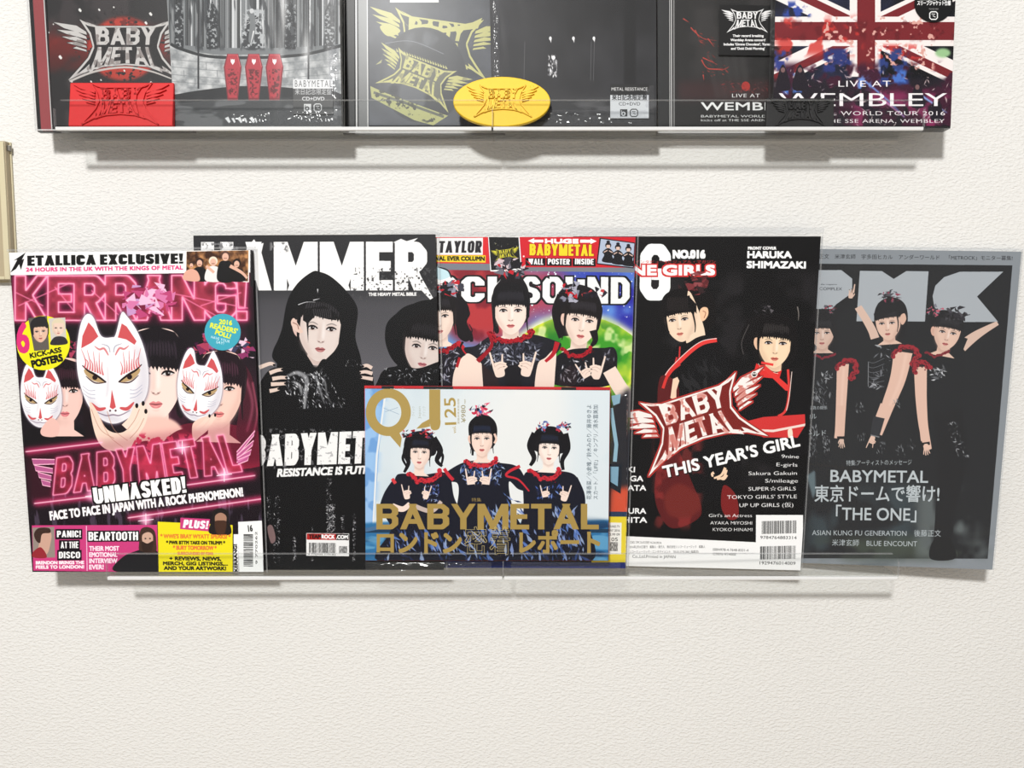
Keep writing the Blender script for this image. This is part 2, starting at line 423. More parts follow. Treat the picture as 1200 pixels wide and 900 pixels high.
def shards(c, poly, cols, n, size, seed=1, alpha=.9, ang=None):
    """small broken highlights of patent leather, inside a polygon's bounds"""
    rs = np.random.RandomState(seed); P = np.asarray(poly, float); lo, hi = P.min(0), P.max(0); m = 0
    def inside(q):
        r = False
        for i in range(len(P)):
            a, b = P[i-1], P[i]
            if (a[1] > q[1]) != (b[1] > q[1]) and q[0] < (b[0]-a[0])*(q[1]-a[1])/(b[1]-a[1])+a[0]: r = not r
        return r
    groups = {}
    while m < n:
        m += 1; q = lo+rs.rand(2)*(hi-lo)
        if not inside(q): continue
        s = size*(.3+rs.rand()); t = rs.rand()*6.28 if ang is None else ang+rs.randn()*.35; d = np.array([math.cos(t), math.sin(t)])*s; e = np.array([-d[1], d[0]])*(.12+.25*rs.rand())
        groups.setdefault(rs.randint(len(cols)), []).append(ccw(np.array([q-d, q+e*1.1, q+d*.9, q-e*.5+d*.1])))
    for k, v in groups.items(): c.fill(v, cols[k], alpha=alpha)

def ruffle(c, pts, w, col, dark=None, seed=3):
    P = smooth(pts, False, 8); rs = np.random.RandomState(seed)
    d = np.gradient(P, axis=0); n = np.stack([-d[:, 1], d[:, 0]], 1)/(np.hypot(d[:, 0], d[:, 1])[:, None]+1e-9)
    polys = [ell(*(p+nn*w*.35*rs.randn()*.6), w*(.38+.2*rs.rand()), n=9) for p, nn in zip(P, n)]
    c.fill(polys, col)
    if dark is not None: c.fill([ell(*(p+nn*w*.4*rs.randn()), w*.18, n=7) for p, nn in zip(P, n)], dark, alpha=.8)

def foxhand(c, x, y, s, rot=0, flip=1, skin=(236, 208, 190), glove=None, nails=(20, 16, 18)):
    """hand making the two-finger fox sign: index and little finger up, the middle ones down on the thumb"""
    L = Loc(c, x, y, s, rot, flip); dk = mixc(skin, (110, 60, 50), .5)
    L.blob([(-.42, .2), (-.5, .75), (-.38, 1.3), (.3, 1.3), (.45, .75), (.46, .2), (.2, -.02), (-.2, 0)], skin)
    L.line([(.36, .3), (.42, -.35), (.46, -1.05)], .24, skin, .15); L.line([(-.38, .35), (-.5, -.15), (-.62, -.66)], .2, skin, .13)
    L.line([(.2, .25), (-.25, .05), (-.78, .3)], .24, skin, .17); L.line([(.12, .5), (-.3, .32), (-.8, .45)], .22, skin, .16)
    L.line([(.1, 1.0), (-.35, .72), (-.82, .48)], .26, skin, .17)
    for p in ([(.24, .32), (-.2, .18), (-.7, .38)], [(.1, .62), (-.25, .48), (-.72, .52)], [(.28, .4), (.3, .1), (.34, -.3)]): L.line(p, .03, dk, .02, .05, alpha=.6)
    if nails is not None:
        L.fill(ell(-.82, .36, .07, .05), nails)
    if glove is not None: L.fill([(-.46, .95), (.42, .95), (.46, 1.6), (-.5, 1.6)], glove)

def hand(c, x, y, s, rot=0, flip=1, skin=(236, 208, 190), spread=.16, nails=(24, 18, 20), n=4):
    L = Loc(c, x, y, s, rot, flip); dk = mixc(skin, (110, 60, 50), .5)
    L.blob([(-.4, .0), (-.45, .7), (-.3, 1.1), (.3, 1.1), (.45, .7), (.42, 0), (0, -.1)], skin)
    for i in range(n):
        t = (i-(n-1)/2); ln = [.8, 1.0, .95, .7][i % 4]
        L.line([(t*.25, .15), (t*(.25+spread*.5), -ln*.5), (t*(.25+spread)+.05, -ln)], .23, skin, .16)
        if i: L.line([(t*.25-.12, .2), (t*(.25+spread*.4)-.13, -ln*.4)], .03, dk, .03, alpha=.6)
        if nails is not None: L.fill(ell(t*(.25+spread)+.05, -ln+.06, .06, .09), nails)
    L.line([(.3, .8), (.6, .4), (.7, .0)], .26, skin, .18)

# ---- the winged band logo, in units: x -1..1, y up (as on the booklet, the plates, the magazines)
def logo_shapes():
    body = np.array([(-.64, .43), (-.5, .36), (-.38, .335), (.38, .335), (.5, .36), (.64, .43), (.50, .22), (.455, .05), (.52, -.1), (.62, -.22), (.80, -.42),
                     (.56, -.30), (.3, -.23), (0, -.205), (-.3, -.23), (-.56, -.30), (-.80, -.42), (-.62, -.22), (-.52, -.1), (-.455, .05), (-.50, .22)])
    wings = []
    for sx in (-1, 1):
        for (y0, tip, w) in ((.26, (1.0, .39), .062), (.195, (.95, .285), .056), (.13, (.885, .19), .052), (.07, (.81, .105), .048), (.012, (.73, .03), .042)):
            wings.append(np.array([(sx*.545, y0-.005), (sx*.68, y0+w*.8+(tip[1]-y0)*.25), (sx*tip[0], tip[1]), (sx*(tip[0]*.68+.17), y0-w*.1+(tip[1]-y0)*.40), (sx*.535, y0-w*.75)]))
    letters = []
    P, w = block('BABY', .25, .98, .06)
    for p in P:
        q = subdiv(p, .12); u = q[:, 0]/w*2-1; v = q[:, 1]
        letters.append(np.stack([u*(.40+.025*v), .075+v*(.235+.02*u*u)], 1))
    P, w = block('METAL', .25, .98, .06)
    for p in P:
        q = subdiv(p, .12); u = q[:, 0]/w*2-1; v = q[:, 1]
        bot = -.18-.13*np.abs(u)**1.8; top = .045
        letters.append(np.stack([u*(.385+.125*(1-v)**1.3), bot+(top-bot)*v], 1))
    letters += [np.array([(-.50, -.285), (-.50, -.19), (-.56, -.25), (-.73, -.38)]), np.array([(.53, -.285), (.50, -.215), (.56, -.25), (.73, -.38)]),
                np.array([(-.40, .31), (-.36, .12), (-.31, .31), (-.57, .40)]), np.array([(.40, .31), (.36, .25), (.31, .31), (.57, .40)])]
    return ccw(body), [ccw(q) for q in wings], [ccw(q) for q in letters]
LOGO = logo_shapes()

def logo(c, x, y, r, rot=0, ink=(205, 205, 205), dark=(22, 20, 22), edge=None, sx=1.0, sy=1.0, worn=None, skew=0):
    th = math.radians(rot); co, si = math.cos(th), math.sin(th)
    def T(p):
        X = p[:, 0]*r*sx+skew*p[:, 1]*r; Y = -p[:, 1]*r*sy
        return np.stack([x+co*X-si*Y, y+si*X+co*Y], 1)
    body, wings, letters = LOGO
    if edge is not None: c.fill([T(body)]+[T(q) for q in wings], edge, bold=r*.016)
    if dark is not None: c.fill([T(body)]+[T(q) for q in wings], dark, bold=r*.006)
    c.fill([T(q) for q in wings], ink); c.fill([T(q) for q in letters], ink)
    rim = body; inner = body*[.955, .90]
    m = c.mask([T(body)]); m2 = c.mask([T(body)])
    if m is not None:
        k = max(1, int(round(c.sc(r*.02)))); a = m[0]; er = 1-dilate(1-a, k); c.put((np.clip(a-er, 0, 1), m[1], m[2]), ink)
    if worn is not None:
        c.speck([T(q) for q in letters+wings], worn, r*.09, .56, .62, alpha=.8)
    return T

def barcode(c, x0, y0, x1, y1, seed=1, vert=False, col=(20, 20, 20)):
    rs = np.random.RandomState(seed); P = []; t = 0.0
    while t < 1:
        w = rs.choice([.008, .016, .024]); g = rs.choice([.01, .016, .024])
        if vert: P.append(rect(x0, y0+(y1-y0)*t, x1, y0+(y1-y0)*min(t+w, 1)))
        else: P.append(rect(x0+(x1-x0)*t, y0, x0+(x1-x0)*min(t+w, 1), y1))
        t += w+g
    c.fill(P, col)
# ------------------------------------------------------------------ the printed sheets
MS = 3.4   # texels per unit of the measured frame
PINK = (226, 64, 120); SKIN = (238, 210, 194)
def neon(c, P, core=(255, 168, 200), fillc=(206, 68, 94), glow=(255, 60, 120), w=5, ga=.75, fa=.85):
    m = c.mask(P, pad=40)
    if m is None: return
    a, x0, y0 = m; k = max(2, int(c.sc(w)))
    edge = np.clip(dilate(a, k//2)-(1-dilate(1-a, k-k//2)), 0, 1)
    c.put((blur(edge, c.sc(w*3.2))*2.2, x0, y0), glow, ga, 's')
    c.put((a, x0, y0), c.noisy(fillc, mixc(fillc, (60, 10, 20), .6), 60, 3), fa)
    c.put((blur(edge, c.sc(w*1.6))*1.3, x0, y0), glow, .8, 's')
    c.put((blur(edge, 2), x0, y0), core)

def neonline(c, pts, w=5, core=(255, 200, 220), glow=(240, 50, 110)):
    c.line(pts, w*5, glow, sm=False, feather=w*3, alpha=.8, mode='s'); c.line(pts, w, core, sm=False, feather=1)

def foxmask(c, x, y, s, rot=0, flip=1):
    L = Loc(c, x, y, s, rot, flip); W = (246, 244, 247); G = (196, 190, 204); R = (206, 84, 88)
    out = [(-.68, -1.75), (-.5, -1.62), (-.3, -1.1), (0, -1.05), (.12, -1.14), (.3, -1.76), (.46, -1.66), (.75, -1.2), (.95, -.65), (1.05, 0), (1.0, .6), (.75, 1.05), (.4, 1.35), (0, 1.48), (-.4, 1.3), (-.75, .85), (-.97, .15), (-1.02, -.5), (-.96, -1.1), (-.85, -1.55)]
    L.blob(out, (120, 112, 128), feather=.05, bold=.02); L.blob(out, W)
    L.blob([(.6, -.9), (1.0, -.3), (1.02, .5), (.75, 1.02), (.3, 1.36), (.62, .7), (.78, 0)], G, feather=.14, alpha=.55)
    L.blob([(-.75, .6), (-.5, 1.2), (0, 1.45), (.3, 1.36), (0, 1.2), (-.4, .95)], G, feather=.1, alpha=.55)
    L.fill([(-.66, -1.5), (-.52, -1.34), (-.38, -1.08), (-.58, -.9), (-.88, -.74), (-.84, -1.1)], R); L.fill([(.3, -1.45), (.44, -1.36), (.72, -.92), (.66, -.82), (.42, -.98), (.18, -1.04)], R)
    for e in (-1, 1):
        # slanted eye, gold under a black line
        L.blob([(e*.80, -.12), (e*.56, -.04), (e*.24, .22), (e*.32, .27), (e*.55, .22), (e*.76, .04)], (186, 156, 112))
        L.line([(e*.86, -.24), (e*.68, -.07), (e*.44, .07), (e*.18, .27)], .02, (30, 18, 20), .04, .07)
        L.line([(e*.18, .27), (e*.5, .28), (e*.76, .08)], .015, (60, 30, 30), .015, .045)
        L.fill(ell(e*.50, .12, .075), (30, 16, 16))
        for k in range(8):
            t = k/7
            L.line([(e*(.26+.54*t), .06-.22*t), (e*(.30+.46*t), -.14-.22*t), (e*(.26+.60*t)-.02, -.34-.26*(k % 2)-.12*t)], .055, R, .008, alpha=.8)
        L.line([(e*.1, -.52), (e*.22, -.72), (e*.36, -.7), (e*.5, -.8)], .03, R, .01, .08, alpha=.7)
        L.line([(e*.05, -.6), (e*.1, -.78), (e*.3, -.86)], .02, (150, 150, 170), .01, .04, alpha=.7)
        L.line([(e*.2, 1.02), (e*.42, 1.05), (e*.62, .86)], .04, R, .02, .14)
        for k in range(3): L.line([(e*.5, .5+.12*k), (e*.68, .5+.1*k), (e*.86, .36+.1*k)], .02, (120, 126, 160), .01, alpha=.6)
        L.fill(ell(e*.08, 1.1, .03), (90, 60, 70))
    L.fill([(-.02, .48), (.06, .85), (.09, 1.0), (0, 1.06), (-.09, 1.0), (-.06, .85)], R)
    L.line([(-.5, 1.12), (-.2, 1.24), (0, 1.22), (.2, 1.24), (.5, 1.1)], .02, (130, 110, 130), .02, .05, alpha=.8)
    L.blob([(-.1, .0), (0, -.4), (.1, 0), (.08, .42), (-.08, .42)], (255, 255, 255), feather=.05)
    L.line([(-.13, -.2), (-.12, .3), (-.18, .7)], .03, G, .03, .07, alpha=.5, feather=.04)

def art_neon():
    c = Sheet([(10.5, 296), (295, 293), (309, 673), (38, 674)], 284*MS, 379*MS, (22, 16, 22))
    K1 = lambda: c.fr(0, 280, .26667)
    K1()
    c.speck(rect(30, 150, 1150, 900), (70, 30, 50), 120, .5, .8, .7)
    # masthead in pink tube lettering
    P = c.blk('KERRANG!', (66, 366), (1086, 364), 202, (0, 0, 0), th=.25, cond=.86, gap=.0, alpha=0)
    c.fill(rect(50, 150, 1110, 375), (60, 10, 30), feather=30, alpha=.6)
    neon(c, P, w=6)
    for a, b in (((70, 240), (190, 300)), ((240, 215), (330, 330)), ((760, 245), (1090, 310)), ((800, 260), (960, 350)), ((80, 300), (300, 200)), ((400, 230), (520, 340)), ((880, 300), (1060, 240))):
        c.line([a, b], 5, (255, 130, 175), sm=False, alpha=.8, feather=2)
    Lb = Loc(c, 645, 275, 100)
    ribbon(Lb, 0, 0, .95, [(216, 120, 170), (190, 70, 120), (240, 190, 220), (150, 40, 80), (200, 150, 200), (120, 30, 60)], 60, 4)
    ribbon(Loc(c, 905, 480, 80), 0, 0, .9, [(120, 40, 80), (170, 60, 90), (60, 20, 50), (150, 90, 140)], 40, 5)
    ribbon(Loc(c, 1060, 490, 70), 0, 0, .8, [(190, 50, 70), (140, 50, 100), (230, 200, 220), (60, 60, 90)], 34, 6)
    ribbon(Loc(c, 330, 480, 60), 0, 0, .9, [(120, 30, 60), (170, 60, 90), (60, 20, 40)], 24, 8)
    # shoulders and clothes
    c.blob([(110, 870), (200, 830), (340, 840), (430, 900), (430, 1000), (110, 1000)], (18, 14, 18)); c.blob([(760, 860), (880, 820), (1140, 860), (1150, 1010), (760, 1010)], (150, 36, 60))
    c.fill(rect(780, 800, 1150, 1000), (40, 10, 24), feather=30, alpha=.5)
    # the left girl
    face(c, 285, 684, 84, 0, 0, skin=(240, 200, 190), tall=1.32, bangs=-.2, hair=(26, 14, 20), lip=(216, 110, 120), hl=(120, 60, 84), collar=2.0)
    c.line([(368, 560), (392, 680), (380, 800), (400, 900)], 40, (24, 12, 18), 30)
    # the right girl
    c.blob([(1030, 520), (1100, 600), (1125, 720), (1130, 860), (1090, 930), (1040, 880), (1050, 760), (1060, 640)], (70, 24, 38))
    c.line([(1080, 620), (1110, 740), (1085, 860)], 14, (130, 60, 80), 10, feather=6); c.line([(1110, 640), (1130, 780), (1110, 880)], 8, (150, 70, 90), 6, feather=4)
    face(c, 968, 672, 100, 2, -.1, skin=(246, 206, 192), tall=1.25, bangs=-.24, hair=(30, 16, 24), lip=(222, 120, 120), hl=(120, 66, 90), collar=2.0)
    # the middle girl
    c.blob([(760, 420), (825, 500), (838, 600), (820, 720), (800, 800), (772, 760), (790, 620), (770, 520)], (26, 16, 22))
    face(c, 682, 606, 122, 0, .05, skin=(250, 222, 212), tall=1.24, bangs=-.22, slant=.05, hair=(20, 14, 20), lip=(220, 120, 124), hl=(90, 74, 90), ear=True, collar=1.95)
    c.blob([(590, 870), (640, 800), (740, 800), (800, 850), (790, 930), (720, 960), (600, 960)], (244, 196, 184), feather=8)
    c.blob([(560, 940), (640, 900), (690, 935), (740, 880), (810, 850), (860, 920), (850, 1000), (560, 1000)], (110, 26, 46)); c.speck(rect(560, 870, 860, 1000), (210, 60, 90), 24, .5, .56)
    foxmask(c, 180, 712, 88, 2); foxmask(c, 874, 668, 98, 10); foxmask(c, 492, 600, 152, -1)
    # hands under the masks
    c.blob([(392, 735), (420, 760), (470, 850), (540, 862), (600, 800), (628, 742), (640, 760), (620, 850), (590, 900), (560, 940), (470, 940), (420, 880)], (242, 214, 196))
    for p in (((628, 735), (600, 800), (560, 850)), ((600, 745), (580, 800), (545, 840)), ((640, 770), (620, 830), (580, 880))): c.line(p, 26, (246, 220, 204), 30); c.fill(ell(p[0][0], p[0][1], 7, 11), (20, 14, 18))
    for p in (((612, 760), (590, 810), (560, 850)), ((632, 800), (606, 850), (570, 890)), ((400, 760), (440, 850), (500, 890))): c.line(p, 3, (180, 130, 110), 3, alpha=.7)
    for p in (((440, 800), (480, 880), (540, 930)), ((470, 770), (500, 850), (560, 900))): c.line(p, 4, (190, 140, 120), 3, alpha=.6)
    c.blob([(845, 830), (880, 800), (925, 790), (945, 800), (915, 850), (880, 880), (850, 900)], (244, 206, 190))
    for p in (((945, 786), (915, 830), (880, 860)), ((920, 790), (890, 826), (860, 850))): c.line(p, 16, (246, 214, 198), 18); c.fill(ell(p[0][0], p[0][1], 5, 8), (20, 14, 18))
    c.blob([(225, 800), (260, 830), (250, 880), (190, 880), (180, 850)], (236, 190, 180))
    # lower lettering
    c.fr(0, 480, .26667)
    c.fill([(110, 190), (1150, 60), (1160, 320), (130, 460)], (120, 12, 44), alpha=.3, feather=24)
    c.fill([(120, 430), (1160, 300), (1165, 560), (130, 560)], (24, 14, 22), alpha=.9, feather=14)
    c.speck(rect(110, 380, 1160, 530), (110, 96, 120), 40, .58, .66, alpha=.5, sx=.4, sy=2)
    P = c.blk('BABYMETAL', (232, 392), (1066, 286), 160, TL=(248, 226), TR=(1012, 118), th=.26, cond=.78, gap=.06, shear=-.0, alpha=0)
    neon(c, P, fillc=(206, 52, 84), w=4)
    for sx, pts in ((0, [((240, 240), (140, 235)), ((232, 280), (150, 262)), ((226, 312), (165, 292)), ((222, 340), (180, 325))]), (1, [((1040, 205), (1122, 106)), ((1040, 218), (1116, 150)), ((1040, 232), (1106, 190)), ((1045, 240), (1096, 215))])):
        for (a, b) in pts:
            n_ = [(a[0], a[1]-6), (b[0], b[1]-3), (b[0]-(8 if sx else -8), b[1]+22), (a[0], a[1]+14)]
            c.fill([n_] if False else np.array(n_, float), (214, 110, 170), alpha=.8); c.line([n_[0], n_[1], n_[2], n_[3]], 4, (255, 190, 215), sm=False)
    neonline(c, [(112, 200), (450, 158)]); neonline(c, [(150, 428), (410, 396)]); neonline(c, [(820, 345), (1122, 302)]); neonline(c, [(560, 490), (1150, 405)])
    for x, y in ((800, 180), (408, 392), (985, 300), (640, 500)):
        c.fill(ell(x, y, 26, 26), (255, 160, 200), feather=18, mode='s'); c.line([(x-34, y+4), (x+34, y-4)], 3, (255, 240, 250), sm=False); c.line([(x, y-30), (x, y+30)], 3, (255, 240, 250), sm=False)
    c.blk('UNMASKED!', (414, 430), (820, 378), 72, (255, 255, 255), th=.27, cond=.72, gap=.05, out=(14, 8, 12), outw=7)
    c.text('FACE TO FACE IN JAPAN WITH A ROCK PHENOMENON!', (222, 500), (1068, 392), 36, (255, 250, 252), bold=.09, track=1.05)
    # footer
    M1 = (206, 62, 126)
    c.fill([(140, 524), (690, 520), (694, 728), (146, 722)], M1)
    c.fill([(142, 534), (238, 530), (242, 664), (146, 666)], (150, 136, 128)); c.blob([(160, 560), (200, 540), (225, 560), (222, 600), (205, 650), (165, 640), (172, 600)], (206, 164, 146)); c.blob([(150, 560), (170, 536), (215, 536), (220, 556), (185, 562), (176, 600), (158, 590)], (60, 40, 34)); c.blob([(146, 640), (180, 620), (205, 664), (146, 664)], (150, 40, 50))
    for t, x0, x1, y in (('PANIC!', 250, 355, 576), ('AT THE', 266, 344, 624), ('DISCO', 258, 352, 668)):
        c.fill([(x0-7, y-36), (x1+6, y-37), (x1+6, y+8), (x0-7, y+9)], (20, 10, 20)); c.blk(t, (x0, y), (x1, y-1), 29, th=.21, cond=.62, gap=.07)
    for t, y in (('BRENDON BRINGS THE', 694), ('FEELS TO LONDON!', 713)): c.text(t, (158, y), (368, y-2), 13, (255, 245, 250), bold=.16)
    c.line([(379, 526), (382, 722)], 4, (240, 190, 220), sm=False)
    c.blk('BEARTOOTH', (388, 590), (606, 588), 38, (255, 255, 255), th=.22, cond=.66, gap=.06, out=(16, 8, 14), outw=6)
    for i, t in enumerate(('THEIR MOST', 'EMOTIONAL', 'INTERVIEW', 'EVER!')): c.text(t, (392, 634+i*27), (392+(130, 122, 122, 62)[i], 633+i*27), 19, (255, 235, 245), bold=.1)
    c.blob([(500, 722), (540, 660), (610, 630), (640, 620), (692, 640), (692, 726)], (24, 22, 26)); c.blob([(612, 560), (622, 536), (650, 530), (678, 548), (686, 600), (680, 640), (615, 634), (610, 600)], (66, 44, 36)); c.blob([(624, 566), (650, 552), (670, 566), (668, 606), (646, 626), (628, 606)], (210, 170, 150)); c.blob([(622, 594), (646, 602), (672, 592), (664, 634), (644, 648), (626, 632)], (50, 34, 28)); c.fill(ell(638, 580, 4, 3), (30, 20, 20)); c.fill(ell(658, 580, 4, 3), (30, 20, 20))
    c.fill([(692, 506), (1022, 520), (1022, 728), (696, 728)], (240, 226, 30))
    c.fill([(792, 488), (922, 494), (918, 548), (790, 538)], M1); c.blk('PLUS!', (802, 532), (912, 538), 36, th=.26, cond=.68, gap=.06, shear=.1)
    c.blob([(920, 556), (930, 500), (936, 460), (970, 446), (1002, 462), (1006, 500), (1012, 560)], (30, 24, 24)); c.blob([(945, 480), (970, 466), (994, 482), (990, 516), (970, 530), (948, 514)], (172, 130, 108)); c.blob([(944, 506), (970, 500), (994, 506), (988, 552), (968, 566), (948, 548)], (70, 44, 32))
    for t, x0, x1, y, h, col in (("* WWE'S BRAY WYATT SPEAKS! *", 704, 1012, 578, 17, (232, 130, 50)), ('* PWR BTTM TAKE ON TRUMP! *', 730, 988, 604, 14, (60, 50, 10)), ('* BURY TOMORROW *', 760, 950, 628, 17, (232, 120, 60)), ('SURROUNDED BY FEAR', 780, 936, 650, 12, (226, 140, 60)),
                              ('+ REVIEWS, NEWS,', 744, 970, 674, 15, (24, 20, 10)), ('MERCH, GIG LISTINGS,...', 716, 1000, 695, 14, (24, 20, 10)), ('AND YOUR ARTWORK!', 720, 992, 716, 15, (24, 20, 10))): c.text(t, (x0, y), (x1, y+1), h, col, bold=.13)
    c.fill(rect(1026, 560, 1048, 728), (250, 250, 250)); c.fr(0, 480, .26667)
    c.text('KERRANG!', (1044, 722), (1040, 604), 14, (10, 10, 10), bold=.14)
    c.fill([(1046, 506), (1152, 500), (1158, 726), (1050, 728)], (244, 246, 246)); barcode(c, 1070, 560, 1112, 702, 3, True); c.text('9 770262', (1132, 690), (1130, 548), 9, (40, 40, 40), bold=.05); c.text('16', (1092, 548), (1110, 546), 26, (30, 30, 30), bold=.08)
    # banner, inset and badges
    K1()
    c.fill([(36, 60), (1100, 46), (1100, 150), (44, 162)], (243, 243, 243))
    c.blk('ETALLICA EXCLUSIVE!', (120, 120), (804, 110), 46, (16, 16, 16), th=.3, cond=.74, gap=.06)
    c.fill(np.array([(46, 150), (76, 92), (60, 96), (112, 60), (96, 92), (106, 88), (92, 138), (84, 112), (70, 134)], float), (16, 16, 16))
    c.text('24 HOURS IN THE UK WITH THE KINGS OF METAL', (115, 146), (802, 136), 17, (226, 60, 126), bold=.16, track=1.05)
    c.fill([(814, 52), (1096, 46), (1094, 194), (812, 176)], (250, 245, 240)); q = [(819, 56), (1092, 50), (1090, 190), (817, 173)]
    c.fill(q, c.noisy((60, 34, 20), (196, 140, 90), 26, 4, con=3)); 
    for x, y, hs, bc, hc in ((876, 108, 15, (20, 18, 20), (50, 30, 28)), (936, 104, 17, (236, 232, 230), (232, 222, 200)), (990, 80, 18, (22, 20, 22), (90, 60, 50)), (1040, 112, 15, (20, 18, 18), (30, 20, 18)), (840, 118, 10, (226, 170, 150), (60, 40, 30))):
        c.blob([(x-34, 182 if x < 900 else 186), (x-28, y+30), (x, y+16), (x+28, y+30), (x+34, 188)], bc); c.fill(ell(x, y-6, hs*1.15, hs*1.2), hc); c.fill(ell(x, y, hs*.8, hs), (228, 182, 160)); c.line([(x-hs*.4, y+6), (x+hs*.4, y+6)], 2.5, (120, 60, 50), sm=False)
    c.line([(1010, 120), (1062, 150), (1086, 176)], 16, (226, 178, 156), 10); c.line([(905, 120), (940, 150)], 12, (226, 178, 156))
    c.fill(rect(1100, 40, 1160, 215), (26, 24, 26))
    c.fill(ell(190, 466, 117, 122), (236, 230, 30)); c.text('6', (80, 508), (128, 505), 128, (220, 50, 120), bold=.07)
    c.fill([(124, 356), (206, 344), (216, 496), (150, 502)], (96, 90, 84)); face(c, 176, 416, 34, -4, 0, skin=(226, 186, 162), bangs=-.62, hair=(40, 38, 38), neck=0, smile=1, hl=None, locks=False); c.blob([(136, 420), (134, 376), (160, 350), (196, 350), (212, 384), (204, 400), (180, 372), (150, 392), (148, 430)], (40, 38, 40))
    c.fill([(212, 356), (286, 352), (292, 468), (226, 476)], (206, 200, 192)); face(c, 256, 400, 25, 0, 0, skin=(232, 204, 186), hair=(220, 206, 176), bangs=-.9, neck=0, hl=None); c.blob([(222, 474), (240, 440), (282, 440), (294, 470)], (50, 46, 50))
    c.text('KICK-ASS', (134, 534), (270, 506), 21, (16, 16, 16), bold=.14); c.text('POSTERS', (144, 576), (276, 545), 30, (16, 16, 16), bold=.12)
    c.fill(ell(978, 417, 80, 82), (64, 168, 190))
    for t, x0, y0, x1, y1, h, col in (('2016', 962, 380, 1018, 386, 20, (236, 240, 60)), ("READERS'", 922, 396, 1040, 424, 21, (236, 240, 60)), ('POLL!', 944, 426, 1010, 446, 20, (236, 240, 60)), ('HAVE YOUR', 926, 444, 1008, 466, 12, (240, 250, 255)), ('SAY!', 948, 466, 982, 474, 12, (240, 250, 255))):
        c.text(t, (x0, y0), (x1, y1), h, col, bold=.1)
    return c
ART = {'neon': art_neon}
def skirtdress(c, poly, cols=((70, 70, 84), (120, 122, 140), (40, 38, 48)), n=160, size=14, seed=1, base=(20, 18, 24)):
    c.fill(poly, base); shards(c, poly, cols, n, size, seed, .75)

